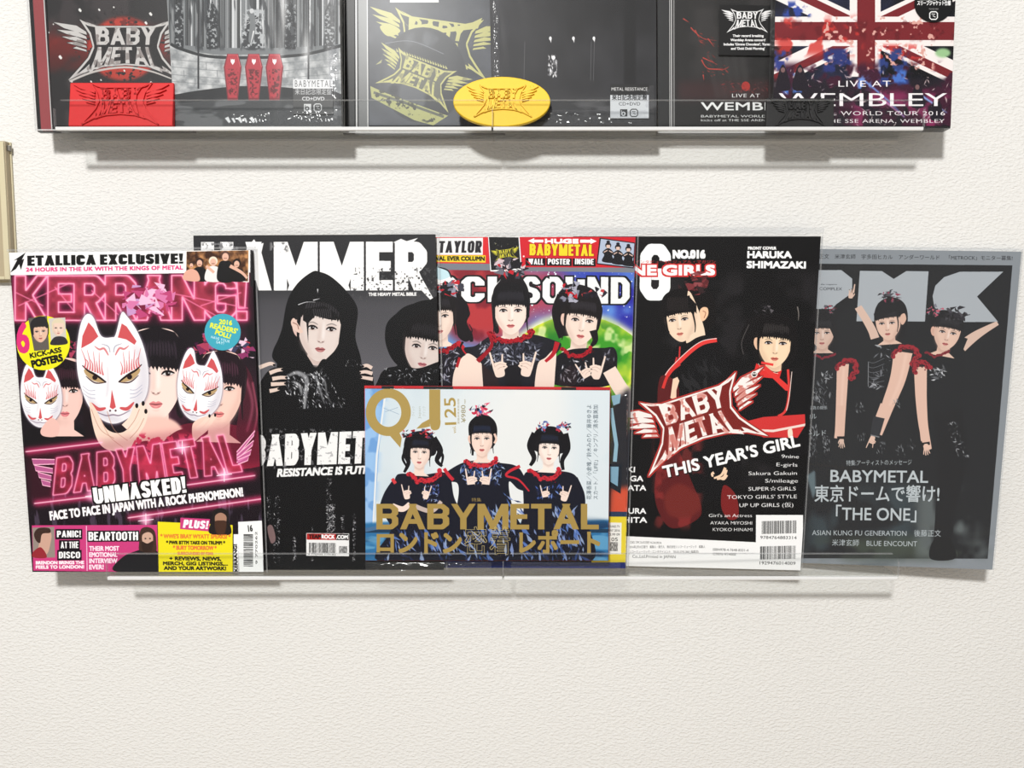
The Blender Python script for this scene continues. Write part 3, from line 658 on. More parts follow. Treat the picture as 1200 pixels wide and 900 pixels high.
def art_hooded():
    c = Sheet([(226.5, 276), (510, 274.5), (520, 672), (237, 676)], 285*MS, 398*MS, (38, 38, 41))
    H1 = lambda: c.fr(210, 260, .26667)
    H1()
    c.fill(rect(40, 300, 1170, 1600), c.grad((0, 380), (52, 52, 55), (0, 760), (108, 106, 112)))
    c.fill(rect(40, 330, 1170, 780), (96, 95, 101), alpha=.5, feather=40)
    c.blk('HAMMER', (96, 300), (1090, 298), 212, (244, 244, 244), th=.29, cond=.84, gap=.045)
    c.fill(np.array([(330, 190), (300, 110), (330, 76), (345, 100), (372, 92), (350, 190)], float), (240, 240, 240)); c.fill(np.array([(940, 90), (975, 74), (1000, 84), (1050, 70), (1020, 96)], float), (240, 240, 240)); c.fill(np.array([(1010, 240), (1060, 232), (1132, 360), (1110, 345)], float), (240, 240, 240))
    c.speck(rect(760, 200, 1130, 350), (70, 70, 72), 9, .64, .68); c.speck(rect(400, 90, 480, 130), (120, 120, 122), 14, .58, .64); c.speck(rect(100, 92, 260, 130), (120, 120, 122), 16, .55, .64)
    c.text('THE HEAVY METAL BIBLE', (834, 322), (1042, 320), 13, (235, 235, 235), bold=.14)
    BLK = (13, 13, 15)
    # the girl behind, right
    c.blob([(905, 490), (930, 430), (990, 370), (1080, 348), (1180, 352), (1190, 820), (860, 820), (880, 680), (915, 640), (960, 625), (925, 570)], BLK)
    face(c, 1075, 548, 84, 8, .12, skin=(214, 200, 194), tall=1.0, bangs=-.42, slant=.05, lip=(176, 96, 104), hl=(66, 64, 70), neck=0, hair=(14, 12, 14), locks=False)
    c.blob([(975, 480), (1010, 400), (1100, 372), (1180, 390), (1180, 350), (1060, 344), (930, 420), (905, 500), (925, 580), (965, 630), (1010, 640), (984, 560)], BLK)
    c.blob([(960, 640), (1040, 640), (1080, 632), (1140, 610), (1180, 610), (1180, 830), (940, 830)], BLK)
    shards(c, rect(900, 640, 1150, 710), [(120, 122, 128), (190, 192, 198), (60, 60, 64)], 60, 9, 3)
    # the hooded girl
    c.blob([(585, 218), (520, 270), (475, 350), (450, 480), (415, 560), (412, 600), (445, 640), (440, 700), (500, 760), (760, 760), (800, 690), (800, 600), (775, 500), (785, 380), (735, 300), (670, 240), (620, 218)], BLK)
    c.blob([(600, 760), (440, 640), (360, 700), (352, 800), (340, 1200), (330, 1600), (860, 1600), (860, 740), (800, 640), (740, 700)], BLK)
    face(c, 622, 468, 98, 5, .2, skin=(222, 208, 202), tall=1.04, bangs=-.52, slant=.06, lip=(166, 92, 92), hl=(90, 88, 94), hair=(16, 14, 16), ear=True, collar=1.3, neck=1)
    c.blob([(500, 430), (470, 560), (430, 600), (420, 560), (452, 470), (480, 350), (530, 270), (600, 225), (660, 240), (730, 300), (780, 390), (775, 520), (800, 620), (720, 640), (700, 560), (712, 430), (690, 380), (640, 352), (560, 352), (520, 380)], BLK)
    c.blob([(505, 420), (525, 448), (545, 480), (530, 486), (505, 470), (492, 440)], (226, 196, 182)); c.line([(500, 440), (520, 450), (526, 470)], 4, (150, 110, 100))
    c.fill([(546, 380), (640, 366), (690, 400), (692, 430), (650, 424), (600, 410), (570, 440), (568, 530), (560, 440), (545, 430)], (18, 16, 18))
    for i in range(9): c.line([(590+i*9, 380), (594+i*9, 400), (596+i*9, 420)], 2, (100, 98, 104), alpha=.7)
    for p, w in (([(524, 362), (560, 350), (600, 350)], 4), ([(590, 342), (620, 334)], 5), ([(610, 292), (610, 310)], 6)): c.line(p, w, (200, 200, 204), 1)
    c.fill([(430, 560), (548, 566), (566, 590), (604, 650), (652, 596), (690, 560), (800, 600), (800, 700), (430, 700)], BLK)
    c.blob([(560, 600), (600, 640), (640, 600), (720, 660), (760, 700), (620, 720), (480, 690)], BLK)
    # patent cloth highlights
    for p, w in (([(480, 676), (520, 662), (560, 690), (556, 760), (550, 840)], 26), ([(560, 670), (600, 680), (620, 740), (640, 800)], 12), ([(600, 660), (640, 700), (650, 760), (672, 800)], 7), ([(500, 700), (530, 720), (540, 760)], 18), ([(620, 660), (632, 640)], 10), ([(590, 632), (610, 628)], 10), ([(550, 770), (552, 830)], 14), ([(640, 690), (646, 720)], 8), ([(700, 790), (716, 812)], 9)):
        c.line(p, w*.3, (190, 192, 196), w*.2, w, alpha=.7, feather=3)
    for reg, n, s_ in ((rect(470, 660, 640, 760), 160, 9), (rect(530, 760, 570, 840), 60, 7), (rect(590, 660, 690, 820), 70, 9), (rect(430, 830, 480, 870), 20, 9), (rect(690, 770, 730, 815), 12, 7), (rect(730, 600, 800, 640), 14, 6)): shards(c, reg, [(150, 152, 158), (230, 232, 236), (90, 90, 96)], n, s_, n, ang=1.2)
    sk = (222, 200, 188)
    for p in (((352, 640), (400, 622), (420, 628)), ((398, 664), (430, 652), (456, 648)), ((410, 690), (445, 684), (474, 684)), ((404, 714), (440, 712), (470, 710)), ((398, 744), (420, 740), (440, 734))): c.line(p, 18, sk, 14); c.fill(ell(p[2][0]-2, p[2][1], 6, 5), (16, 14, 16))
    for p in (((848, 640), (826, 628), (808, 632)), ((850, 664), (820, 656), (794, 660)), ((852, 688), (826, 684), (800, 680))): c.line(p, 17, sk, 13); c.fill(ell(p[2][0], p[2][1], 6, 5), (16, 14, 16))
    # below
    c.fr(210, 450, .26667)
    c.fill(rect(60, 110, 1190, 880), BLK)
    c.blk('BABYMETAL', (318, 372), (948, 348), 146, (240, 240, 240), TL=(320, 230), TR=(958, 200), th=.28, cond=.72, gap=.06)
    c.speck(rect(310, 200, 950, 390), (150, 150, 154), 12, .68, .72, alpha=.6)
    c.text('RESISTANCE IS FUTILE', (432, 416), (860, 396), 33, (240, 240, 240), bold=.14, shear=.22)
    for x, y0, y1, w, n in ((660, 420, 560, 22, 50), (668, 540, 670, 36, 200), (720, 590, 680, 16, 40), (770, 580, 800, 12, 70), (508, 690, 800, 14, 70), (430, 500, 810, 26, 90), (395, 500, 620, 14, 24), (586, 640, 800, 6, 24), (150, 300, 600, 60, 60)):
        shards(c, rect(x-w/2, y0, x+w/2, y1), [(170, 170, 174), (232, 232, 236), (100, 100, 104)], n, 6, int(x))
    c.blob([(388, 650), (410, 640), (425, 700), (405, 720)], (150, 120, 120), alpha=.8)
    c.fill(rect(560, 672, 748, 776), (236, 236, 236)); c.fill(rect(562, 674, 746, 702), (176, 36, 34)); c.fill(rect(690, 674, 746, 702), (22, 20, 20))
    c.text('TEAM', (572, 696), (626, 696), 17, (30, 16, 16), bold=.16); c.text('ROCK', (628, 696), (684, 696), 17, (255, 255, 255), bold=.16); c.text('.COM', (692, 696), (742, 696), 16, (255, 255, 255), bold=.1)
    barcode(c, 572, 716, 690, 762, 5); c.text('9 770955 119182', (568, 772), (690, 772), 7, (40, 40, 40)); barcode(c, 704, 730, 740, 762, 6)
    return c

def planet(c):
    c.fill(ell(800, 890, 430, 422), (250, 250, 200), feather=22); c.fill(ell(800, 890, 414, 406), c.noisy((60, 150, 40), (238, 236, 70), 150, 4, con=3.4))
    c.speck(ell(800, 890, 410, 402), (30, 110, 40), 90, .5, .62, alpha=.6); c.speck(ell(800, 890, 410, 402), (250, 250, 190), 70, .58, .7, alpha=.7)

def art_space():
    c = Sheet([(462, 278), (744.8, 277.5), (733, 666), (470, 668)], 278*MS, 389*MS, (26, 40, 110))
    c.fr(490, 260, .23333)
    c.fill(rect(-120, 70, 1110, 900), c.grad((100, 200), (96, 170, 226), (1090, 320), (44, 44, 160)))
    c.speck(rect(520, 230, 1100, 700), (110, 170, 236), 160, .45, .7, alpha=.8)
    c.fill(ell(330, 380, 260, 250), (180, 56, 60), feather=60); c.speck(ell(350, 420, 240, 240), (110, 24, 40), 90, .48, .62, alpha=.7); c.fill(ell(640, 360, 120, 130), (190, 50, 60), feather=60, alpha=.8)
    rs = np.random.RandomState(5); c.fill([ell(560+rs.rand()*520, 240+rs.rand()*260, 1+2.4*rs.rand()**3*2, n=8) for _ in range(170)], (235, 245, 255))
    planet(c)
    # masthead
    c.fill([(-120, 212), (362, 216), (512, 232), (1086, 236), (1086, 262), (-120, 244)], (120, 124, 134))
    c.blk('ROCK', (-60, 415), (476, 415), 132, (250, 250, 250), th=.26, cond=.8, gap=.09, out=(18, 18, 22), outw=8)
    c.blk('SOUND', (520, 420), (1062, 424), 138, (238, 240, 240), th=.26, cond=.82, gap=.09, out=(18, 18, 22), outw=8)
    c.blob([(96, 230), (150, 250), (164, 280), (120, 300), (96, 290)], (196, 226, 236)); c.line([(100, 232), (150, 252), (168, 290)], 7, (20, 20, 24))
    # top banner
    c.fill([(-120, 70), (352, 72), (358, 216), (-120, 212)], (214, 40, 46)); c.fill([(-100, 82), (326, 80), (326, 170), (-100, 170)], (238, 238, 238)); c.blk('ROGER TAYLOR', (-90, 160), (318, 158), 62, (38, 36, 40), th=.24, cond=.62, gap=.08, shear=.08)
    c.fill([(-100, 172), (340, 172), (340, 210), (-100, 204)], (232, 206, 40)); c.text('READ HIS FINAL EVER COLUMN', (-60, 198), (334, 200), 21, (20, 20, 20), bold=.14)
    c.fill([(352, 72), (510, 74), (522, 262), (364, 256)], (250, 250, 250)); c.fill([(356, 76), (505, 78), (516, 240), (368, 250)], (20, 20, 22)); shards(c, rect(372, 100, 500, 150), [(220, 220, 160), (200, 200, 200)], 12, 6, 4)
    logo(c, 440, 166, 74, -8, ink=(214, 206, 60), dark=(20, 20, 20))
    c.fill([(510, 74), (1094, 76), (1092, 236), (522, 234)], (206, 32, 44)); c.fill([ell(530+rs.rand()*540, 82+rs.rand()*140, 2+3*rs.rand(), n=8) for _ in range(16)], (250, 230, 230))
    c.fill([(552, 96), (584, 82), (584, 90), (630, 90), (630, 104), (584, 104), (584, 111)], (255, 255, 255)); c.fill([(898, 98), (866, 84), (866, 90), (814, 90), (814, 106), (866, 106), (866, 113)], (255, 255, 255))
    c.text('HUGE', (640, 108), (804, 108), 20, (255, 255, 255), bold=.22)
    c.blk('BABYMETAL', (560, 172), (882, 176), 60, (246, 214, 40), th=.26, cond=.7, gap=.07, out=(150, 20, 30), outw=3)
    c.fill([(540, 186), (892, 190), (892, 230), (540, 226)], (16, 16, 20))
    for t, x0, x1 in (('WALL', 554, 630), ('POSTER', 652, 762), ('INSIDE', 788, 882)): c.blk(t, (x0, 219), (x1, 221), 30, (255, 255, 255), th=.22, cond=.62, gap=.07)
    c.fill([(641, 186), (645, 186), (645, 228), (641, 228)], (206, 32, 44)); c.fill([(772, 188), (777, 188), (777, 228), (772, 228)], (206, 32, 44))
    c.fill([(912, 80), (1090, 106), (1082, 240), (896, 218)], (16, 16, 18)); c.fill([(918, 86), (1086, 110), (1078, 234), (902, 213)], (176, 188, 210))
    for i, (x, y) in enumerate(((955, 120), (1004, 130), (1056, 138))):
        c.fill(ell(x, y, 15, 15), (24, 20, 24)); c.fill(ell(x, y+5, 10, 12), (222, 190, 176)); c.blob([(x, y+14), (x+26, y+36), (x+20, y+56), (x+30, y+90), (x-30, y+84), (x-20, y+50), (x-28, y+34)], (24, 22, 28)); c.line([(x-22, y+36), (x-4, y+26)], 5, (222, 190, 176)); c.line([(x+22, y+38), (x+4, y+28)], 5, (222, 190, 176)); c.fill(ell(x, y-18, 9, 8), (30, 26, 36)); c.fill([(x-12, y-10), (x+12, y-10), (x+9, y-3), (x-9, y-3)], (24, 20, 24))
    SK = (240, 218, 204)
    # left girl, half behind the magazine in front
    c.blob([(30, 420), (60, 370), (120, 330), (175, 330), (225, 400), (262, 470), (246, 520), (272, 590), (240, 620), (200, 590), (180, 520), (90, 520)], (22, 18, 22))
    face(c, 106, 492, 76, -4, -.1, skin=SK, tall=1.12, bangs=-.4, hl=(80, 78, 90), collar=1.7)
    c.line([(190, 380), (240, 450), (225, 520), (262, 580), (270, 620)], 40, (22, 18, 22), 16); ribbon(Loc(c, 165, 340, 60), 0, 0, .95, [(190, 30, 44), (60, 60, 72), (110, 112, 130), (24, 22, 30), (150, 150, 166)], 34, 3)
    c.blob([(0, 700), (60, 660), (150, 650), (210, 620), (240, 700), (210, 840), (160, 1000), (0, 1000)], (26, 24, 32)); shards(c, [(90, 680), (200, 650), (200, 840), (100, 840)], [(120, 122, 140), (60, 60, 76), (190, 190, 204)], 60, 18, 7)
    c.blob([(200, 730), (240, 690), (250, 760), (236, 860), (180, 880), (176, 800)], SK)
    ruffle(c, [(110, 664), (150, 664), (205, 630)], 22, (164, 24, 36), (90, 10, 20)); c.line([(200, 620), (250, 680), (300, 730)], 24, (190, 34, 46), 20); c.line([(210, 700), (195, 750)], 14, (170, 30, 40))
    # right girl
    c.blob([(690, 420), (720, 350), (780, 320), (880, 350), (922, 430), (914, 500), (850, 560), (730, 590), (684, 540)], (22, 18, 22))
    face(c, 822, 512, 84, 7, .12, skin=SK, tall=1.06, bangs=-.35, slant=.04, hl=(90, 88, 100), ear=True, collar=1.7)
    c.line([(720, 380), (690, 460), (700, 540), (716, 600)], 44, (22, 18, 22), 18); c.line([(880, 560), (890, 610), (870, 640)], 40, (22, 18, 22), 16)
    ribbon(Loc(c, 770, 362, 62), 0, 0, .95, [(190, 30, 44), (60, 60, 72), (130, 132, 150), (24, 22, 30), (170, 170, 186)], 34, 9); ribbon(Loc(c, 885, 375, 50), 0, 0, .95, [(190, 60, 64), (40, 36, 48), (24, 22, 30)], 26, 11)
    c.blob([(690, 700), (760, 660), (860, 650), (930, 650), (985, 650), (1000, 720), (960, 840), (700, 840), (640, 790)], (24, 22, 28)); shards(c, [(720, 720), (850, 700), (850, 820), (700, 830)], [(170, 172, 186), (60, 60, 72), (230, 230, 240)], 50, 16, 8); c.fill([(925, 655), (985, 650), (990, 700), (970, 735), (930, 725)], (30, 28, 34)); shards(c, [(930, 660), (985, 655), (985, 720), (935, 720)], [(130, 130, 144), (80, 80, 92)], 16, 16, 2)
    c.blob([(700, 830), (760, 740), (800, 770), (780, 850)], (60, 40, 40), alpha=.3)
    ruffle(c, [(724, 650), (770, 690), (830, 690), (872, 655)], 20, (170, 26, 40), (90, 10, 20))
    c.line([(960, 760), (1000, 830), (1040, 900), (1060, 1000)], 70, SK, 80)
    # middle girl
    c.blob([(378, 480), (378, 360), (415, 300), (440, 262), (500, 262), (530, 300), (556, 360), (560, 470), (540, 500), (400, 500)], (22, 18, 22)); c.blob([(372, 460), (380, 420), (408, 560), (384, 566)], (22, 18, 22))
    face(c, 466, 462, 84, 0, 0, skin=(244, 224, 212), tall=1.02, bangs=-.36, hl=(80, 80, 92), hair=(18, 16, 20), collar=1.5)
    ribbon(Loc(c, 462, 236, 70), 0, 0, 1.0, [(24, 22, 30), (60, 58, 70), (196, 32, 46), (110, 108, 120), (24, 22, 30), (210, 190, 196)], 50, 12)
    c.blob([(290, 640), (370, 590), (470, 610), (560, 580), (680, 610), (720, 640), (660, 720), (600, 780), (620, 900), (330, 900), (320, 760), (230, 660)], (28, 28, 36)); shards(c, [(300, 620), (620, 620), (580, 760), (350, 740)], [(120, 124, 142), (60, 62, 78), (184, 188, 204), (40, 40, 52), (90, 92, 112)], 240, 22, 21)
    c.blob([(245, 680), (310, 720), (350, 800), (330, 900), (230, 900), (228, 760)], SK); c.blob([(690, 660), (690, 760), (670, 900), (590, 900), (600, 740), (640, 700)], SK)
    c.line([(350, 570), (370, 640), (300, 720)], 10, (150, 20, 34), 24); c.line([(700, 620), (680, 680), (640, 720)], 26, (180, 30, 42), 14); ruffle(c, [(362, 570), (400, 610), (470, 620), (540, 600), (575, 562)], 24, (170, 24, 38), (80, 8, 18))
    c.fill([(436, 740), (520, 735), (520, 900), (440, 900)], (24, 22, 28)); c.fill([(320, 730), (400, 800), (420, 880), (330, 880)], (40, 30, 34))
    c.line([(262, 590), (272, 560), (258, 530)], 8, (22, 18, 22), 3); c.line([(226, 620), (214, 650), (232, 680)], 12, (22, 18, 22), 3)
    foxhand(c, 398, 726, 56, -12, -1, skin=SK); foxhand(c, 556, 722, 56, 12, 1, skin=SK); foxhand(c, 905, 740, 52, 12, 1, skin=SK); foxhand(c, 830, 762, 44, -30, -1, skin=SK, glove=(26, 24, 30))
    # lower part, mostly behind the small landscape magazine
    c.fr(410, 440, .28333)
    c.fill([(150, 120), (1140, 50), (1140, 590), (150, 590)], (46, 44, 56), alpha=0)
    c.fill([(1080, 130), (1160, 60), (1150, 600), (1060, 600)], (40, 40, 46), feather=14); c.fill([(1080, 480), (1160, 470), (1150, 590), (1070, 590)], (214, 84, 56), feather=16)
    c.fill([(1000, 590), (1145, 585), (1142, 774), (1000, 776)], (236, 214, 56)); c.fill([(190, 590), (1000, 590), (1000, 776), (190, 776)], (30, 28, 34)); c.fill(rect(1040, 572, 1146, 592), (40, 60, 90))
    c.fill([(1066, 616), (1124, 616), (1122, 742), (1066, 742)], (246, 246, 240)); c.fill(np.array([(1080, 100), (1120, 92), (1116, 130), (1090, 140)], float), (140, 180, 200)); c.line([(1080, 150), (1102, 300), (1096, 370)], 16, (150, 190, 208), sm=False); c.fill([(1070, 380), (1126, 380), (1120, 500), (1070, 470)], (26, 34, 44)); c.fill([(1076, 390), (1112, 390), (1108, 470), (1078, 452)], (130, 172, 196))
    for i, t in enumerate(('SOUND.TV', 'MAY 2016', '£3.99 09')): c.text(t, (1068, 636+i*16), (1116, 636+i*16), 9, (50, 50, 50), bold=.1)
    c.text('05', (1082, 690), (1108, 690), 14, (30, 30, 30)); barcode(c, 1076, 694, 1108, 730, 4)
    c.fr(490, 260, .23333); c.fill([(1088, 90), (1100, 90), (1055, 1500), (1046, 1500)], (120, 124, 136), alpha=.35)
    return c

def small_body(c, Lx, y, s, seed, blue=(60, 90, 170)):
    pass

def art_landscape():
    c = Sheet([(427.6, 455.6), (714.6, 457.6), (712.6, 656.8), (428.4, 656.8)], 287*4.2, 200*4.2, (226, 234, 238))
    c.fr(410, 440, .28333)
    c.fill(rect(60, 50, 1080, 640), c.grad((100, 60), (200, 216, 226), (560, 300), (228, 231, 231))); c.speck(rect(60, 50, 1080, 600), (192, 208, 218), 220, .5, .7, alpha=.6)
    c.fill([(62, 55), (150, 55), (120, 320), (100, 640), (62, 640)], (110, 158, 214)); c.speck([(62, 55), (150, 55), (120, 320), (100, 640), (62, 640)], (150, 190, 232), 60, .5, .6); c.line([(150, 56), (112, 330), (96, 640)], 8, (226, 230, 232), sm=False)
    c.fill(rect(900, 50, 1080, 640), (190, 214, 230), alpha=.35, feather=60)
    c.fill([(60, 610), (300, 596), (700, 610), (1080, 596), (1080, 770), (60, 770)], (44, 110, 160), feather=5); c.speck(rect(60, 600, 1080, 770), (24, 60, 96), 60, .46, .56, sx=3); c.speck(rect(60, 640, 1080, 770), (110, 170, 206), 40, .56, .64, sx=3, alpha=.7)
    c.fill(rect(60, 634, 1080, 650), (28, 58, 84)); c.line([(250, 600), (60, 640)], 16, (70, 110, 150), sm=False)
    N = (17, 19, 34); SK = (238, 216, 204); BLU = [(50, 74, 130), (90, 122, 190), (34, 44, 84), (130, 150, 200)]; R = (196, 40, 54)
    # left girl
    c.blob([(190, 420), (215, 405), (300, 410), (390, 400), (420, 430), (440, 520), (520, 640), (520, 770), (120, 770), (170, 640), (140, 560), (180, 470)], N)
    c.line([(200, 440), (160, 500), (150, 560), (240, 540)], 46, N, 40)
    c.line([(250, 270), (232, 320), (244, 360), (226, 400)], 32, (14, 12, 18), 10); c.line([(345, 260), (375, 310), (362, 350), (384, 375)], 34, (14, 12, 18), 10); c.line([(238, 300), (220, 340), (236, 375)], 14, (14, 12, 18), 8); c.line([(360, 300), (386, 330), (380, 370)], 14, (14, 12, 18), 8)
    c.blob([(236, 320), (232, 255), (270, 232), (320, 232), (352, 262), (350, 330)], (14, 12, 18))
    face(c, 292, 318, 43, 3, -.1, skin=SK, tall=1.08, bangs=-.4, hl=(60, 80, 120), hair=(14, 12, 18), lip=(190, 84, 90), collar=1.9)
    for x, sd in ((246, 1), (322, 2)): ribbon(Loc(c, x, 240, 26), 0, 0, .9, [(150, 30, 44), (24, 22, 34), (60, 70, 110), (200, 60, 70)], 20, sd)
    # right girl
    c.blob([(720, 420), (760, 395), (880, 395), (940, 420), (950, 500), (980, 600), (1000, 770), (700, 770), (720, 560)], N); c.line([(920, 430), (950, 500), (940, 560), (860, 560)], 50, N, 40)
    c.line([(770, 240), (748, 290), (764, 340), (748, 372)], 34, (14, 12, 18), 12); c.line([(890, 240), (902, 300), (880, 350), (884, 390)], 30, (14, 12, 18), 12)
    c.blob([(766, 310), (764, 240), (800, 212), (856, 214), (888, 250), (884, 320)], (14, 12, 18))
    face(c, 826, 300, 45, 3, .1, skin=(246, 230, 220), tall=1.08, bangs=-.4, hl=(60, 84, 130), hair=(14, 12, 18), lip=(190, 84, 90), collar=1.9)
    for x, sd in ((800, 5), (884, 6)): ribbon(Loc(c, x, 212, 28), 0, 0, .9, [(80, 100, 160), (24, 22, 34), (60, 70, 110), (180, 50, 70), (130, 150, 200)], 22, sd)
    # middle girl
    c.blob([(400, 400), (470, 360), (550, 350), (620, 360), (700, 380), (740, 470), (700, 470), (660, 440), (680, 560), (760, 770), (380, 770), (440, 560), (450, 450), (400, 440), (390, 420)], N)
    c.blob([(494, 240), (500, 190), (550, 158), (600, 186), (612, 240), (590, 300), (510, 310)], (14, 12, 18)); c.line([(512, 260), (510, 330)], 14, (14, 12, 18), 8)
    face(c, 549, 262, 46, 0, -.03, skin=(240, 214, 200), tall=1.12, bangs=-.5, hl=(60, 90, 150), hair=(14, 12, 18), lip=(190, 84, 86), ear=True, collar=1.8)
    c.line([(600, 240), (608, 262), (600, 280)], 9, (234, 200, 184)); ribbon(Loc(c, 548, 142, 36), 0, 0, 1.0, [(196, 40, 70), (24, 22, 40), (60, 100, 170), (20, 20, 34), (220, 90, 120)], 34, 8)
    shards(c, [(450, 370), (640, 365), (620, 450), (480, 450)], BLU+[(170, 190, 220)], 150, 14, 31); shards(c, [(600, 480), (680, 480), (740, 600), (620, 520)], BLU, 40, 24, 32, ang=.9)
    shards(c, [(300, 455), (370, 450), (370, 520), (310, 520)], [(90, 120, 200), (170, 190, 236), (60, 70, 130)], 50, 10, 33); shards(c, [(770, 460), (880, 455), (880, 500), (780, 510)], [(70, 100, 180), (120, 150, 220), (40, 50, 100)], 50, 12, 34)
    for reg, sd in (([(160, 640), (420, 640), (420, 768), (140, 768)], 41), ([(430, 640), (700, 640), (740, 768), (400, 768)], 42), ([(720, 640), (960, 640), (980, 768), (720, 768)], 43), ([(560, 560), (680, 560), (690, 650), (560, 650)], 44), ([(840, 540), (930, 560), (940, 700), (860, 700)], 45)): shards(c, reg, BLU+[(150, 170, 206)], 60, 26, sd, ang=1.2)
    ruffle(c, [(248, 402), (290, 436), (350, 430), (380, 398)], 20, R, (110, 16, 30)); ruffle(c, [(484, 350), (510, 372), (580, 372), (612, 348)], 18, R, (90, 16, 30)); ruffle(c, [(746, 388), (800, 426), (850, 422), (872, 390)], 18, R, (120, 16, 30))
    c.line([(176, 426), (190, 446)], 14, (210, 60, 66)); c.line([(392, 384), (410, 410), (430, 432)], 14, R); c.line([(706, 374), (665, 394), (650, 414), (700, 430), (744, 478)], 13, R, 6)
    c.line([(250, 545), (200, 560), (160, 530)], 20, N); c.line([(176, 540), (220, 552), (250, 530)], 26, SK, 20); c.line([(270, 540), (340, 560), (380, 520)], 20, SK, 16, alpha=.8)
    foxhand(c, 232, 475, 27, -10, -1, skin=SK); foxhand(c, 322, 478, 25, 15, 1, skin=SK); foxhand(c, 500, 418, 34, -6, -1, skin=SK, glove=N); foxhand(c, 568, 418, 34, 6, 1, skin=SK, glove=N); foxhand(c, 896, 480, 30, 15, 1, skin=SK); foxhand(c, 806, 478, 26, -10, -1, skin=SK, glove=N)
    # lettering
    G = (164, 138, 74)
    G2 = (171, 146, 82)
    th = np.linspace(0, 2*np.pi, 50); ring = [np.stack([160+94*np.cos(th[i:i+2]).repeat(1), 152+96*np.sin(th[i:i+2])], 1) for i in range(49)]
    P = [ccw(np.array([(160+94*math.cos(a), 152+98*math.sin(a)), (160+94*math.cos(b), 152+98*math.sin(b)), (160+54*math.cos(b), 152+60*math.sin(b)), (160+54*math.cos(a), 152+60*math.sin(a))])) for a, b in zip(th[:-1], th[1:])]
    c.fill(P, G2); c.fill([(150, 230), (196, 214), (216, 258), (210, 298)], G2); c.fill(rect(330, 58, 376, 200), G2); c.blob([(376, 180), (370, 220), (340, 222), (334, 180), (350, 150)], G2); c.fill([(276, 220), (300, 196), (330, 180), (334, 210), (310, 216)], G2)
    c.line([(140, 134), (205, 160)], 2, (150, 170, 190)); c.line([(146, 150), (200, 132)], 2, (150, 170, 190))
    for i, x in enumerate((262, 286, 306)): c.text(('クイック', 'Japan', 'クイック')[i], (x+8, 168+10*(i == 1)), (x+8, 128), 10, (176, 184, 178))
    c.text('125', (442, 202), (438, 92), 46, G2, bold=.04); c.text('vol.', (442, 238), (440, 208), 14, G2); c.text('¥980', (482, 194), (480, 122), 18, (140, 130, 90)); c.text('+tax', (482, 118), (480, 98), 7, (140, 130, 90))
    c.text('定価本体太田出版', (455, 200), (454, 96), 6, (150, 140, 110))
    c.text('特集', (506, 520), (546, 520), 12, G)
    c.blk('BABYMETAL', (110, 636), (1030, 636), 106, G, th=.25, cond=1.06, gap=.07)
    c.text('ロンドン', (114, 728), (462, 730), 70, G, bold=.08); c.text('レポート', (706, 728), (1032, 728), 70, G, bold=.08)
    for t, x0, x1 in (('密', 478, 568), ('着', 582, 664)):
        polys, w = regular(t); P = c.lay(polys, w, (x0, 730), (x1, 730), h=84); m = c.mask(P, bold=1.6); a, xx, yy = m; c.put((np.clip(a-(1-dilate(1-a, 2)), 0, 1), xx, yy), (196, 178, 120))
    c.text('花澤香菜／小倉唯／鈴木みのり／藤井ゆきよ', (998, 512), (998, 122), 15, (70, 84, 96)); c.text('スカート／「LIFE!」／キンプリ／清水富美加', (1025, 512), (1025, 122), 15, (70, 84, 96))
    return c
ART.update(hooded=art_hooded, space=art_space, landscape=art_landscape)
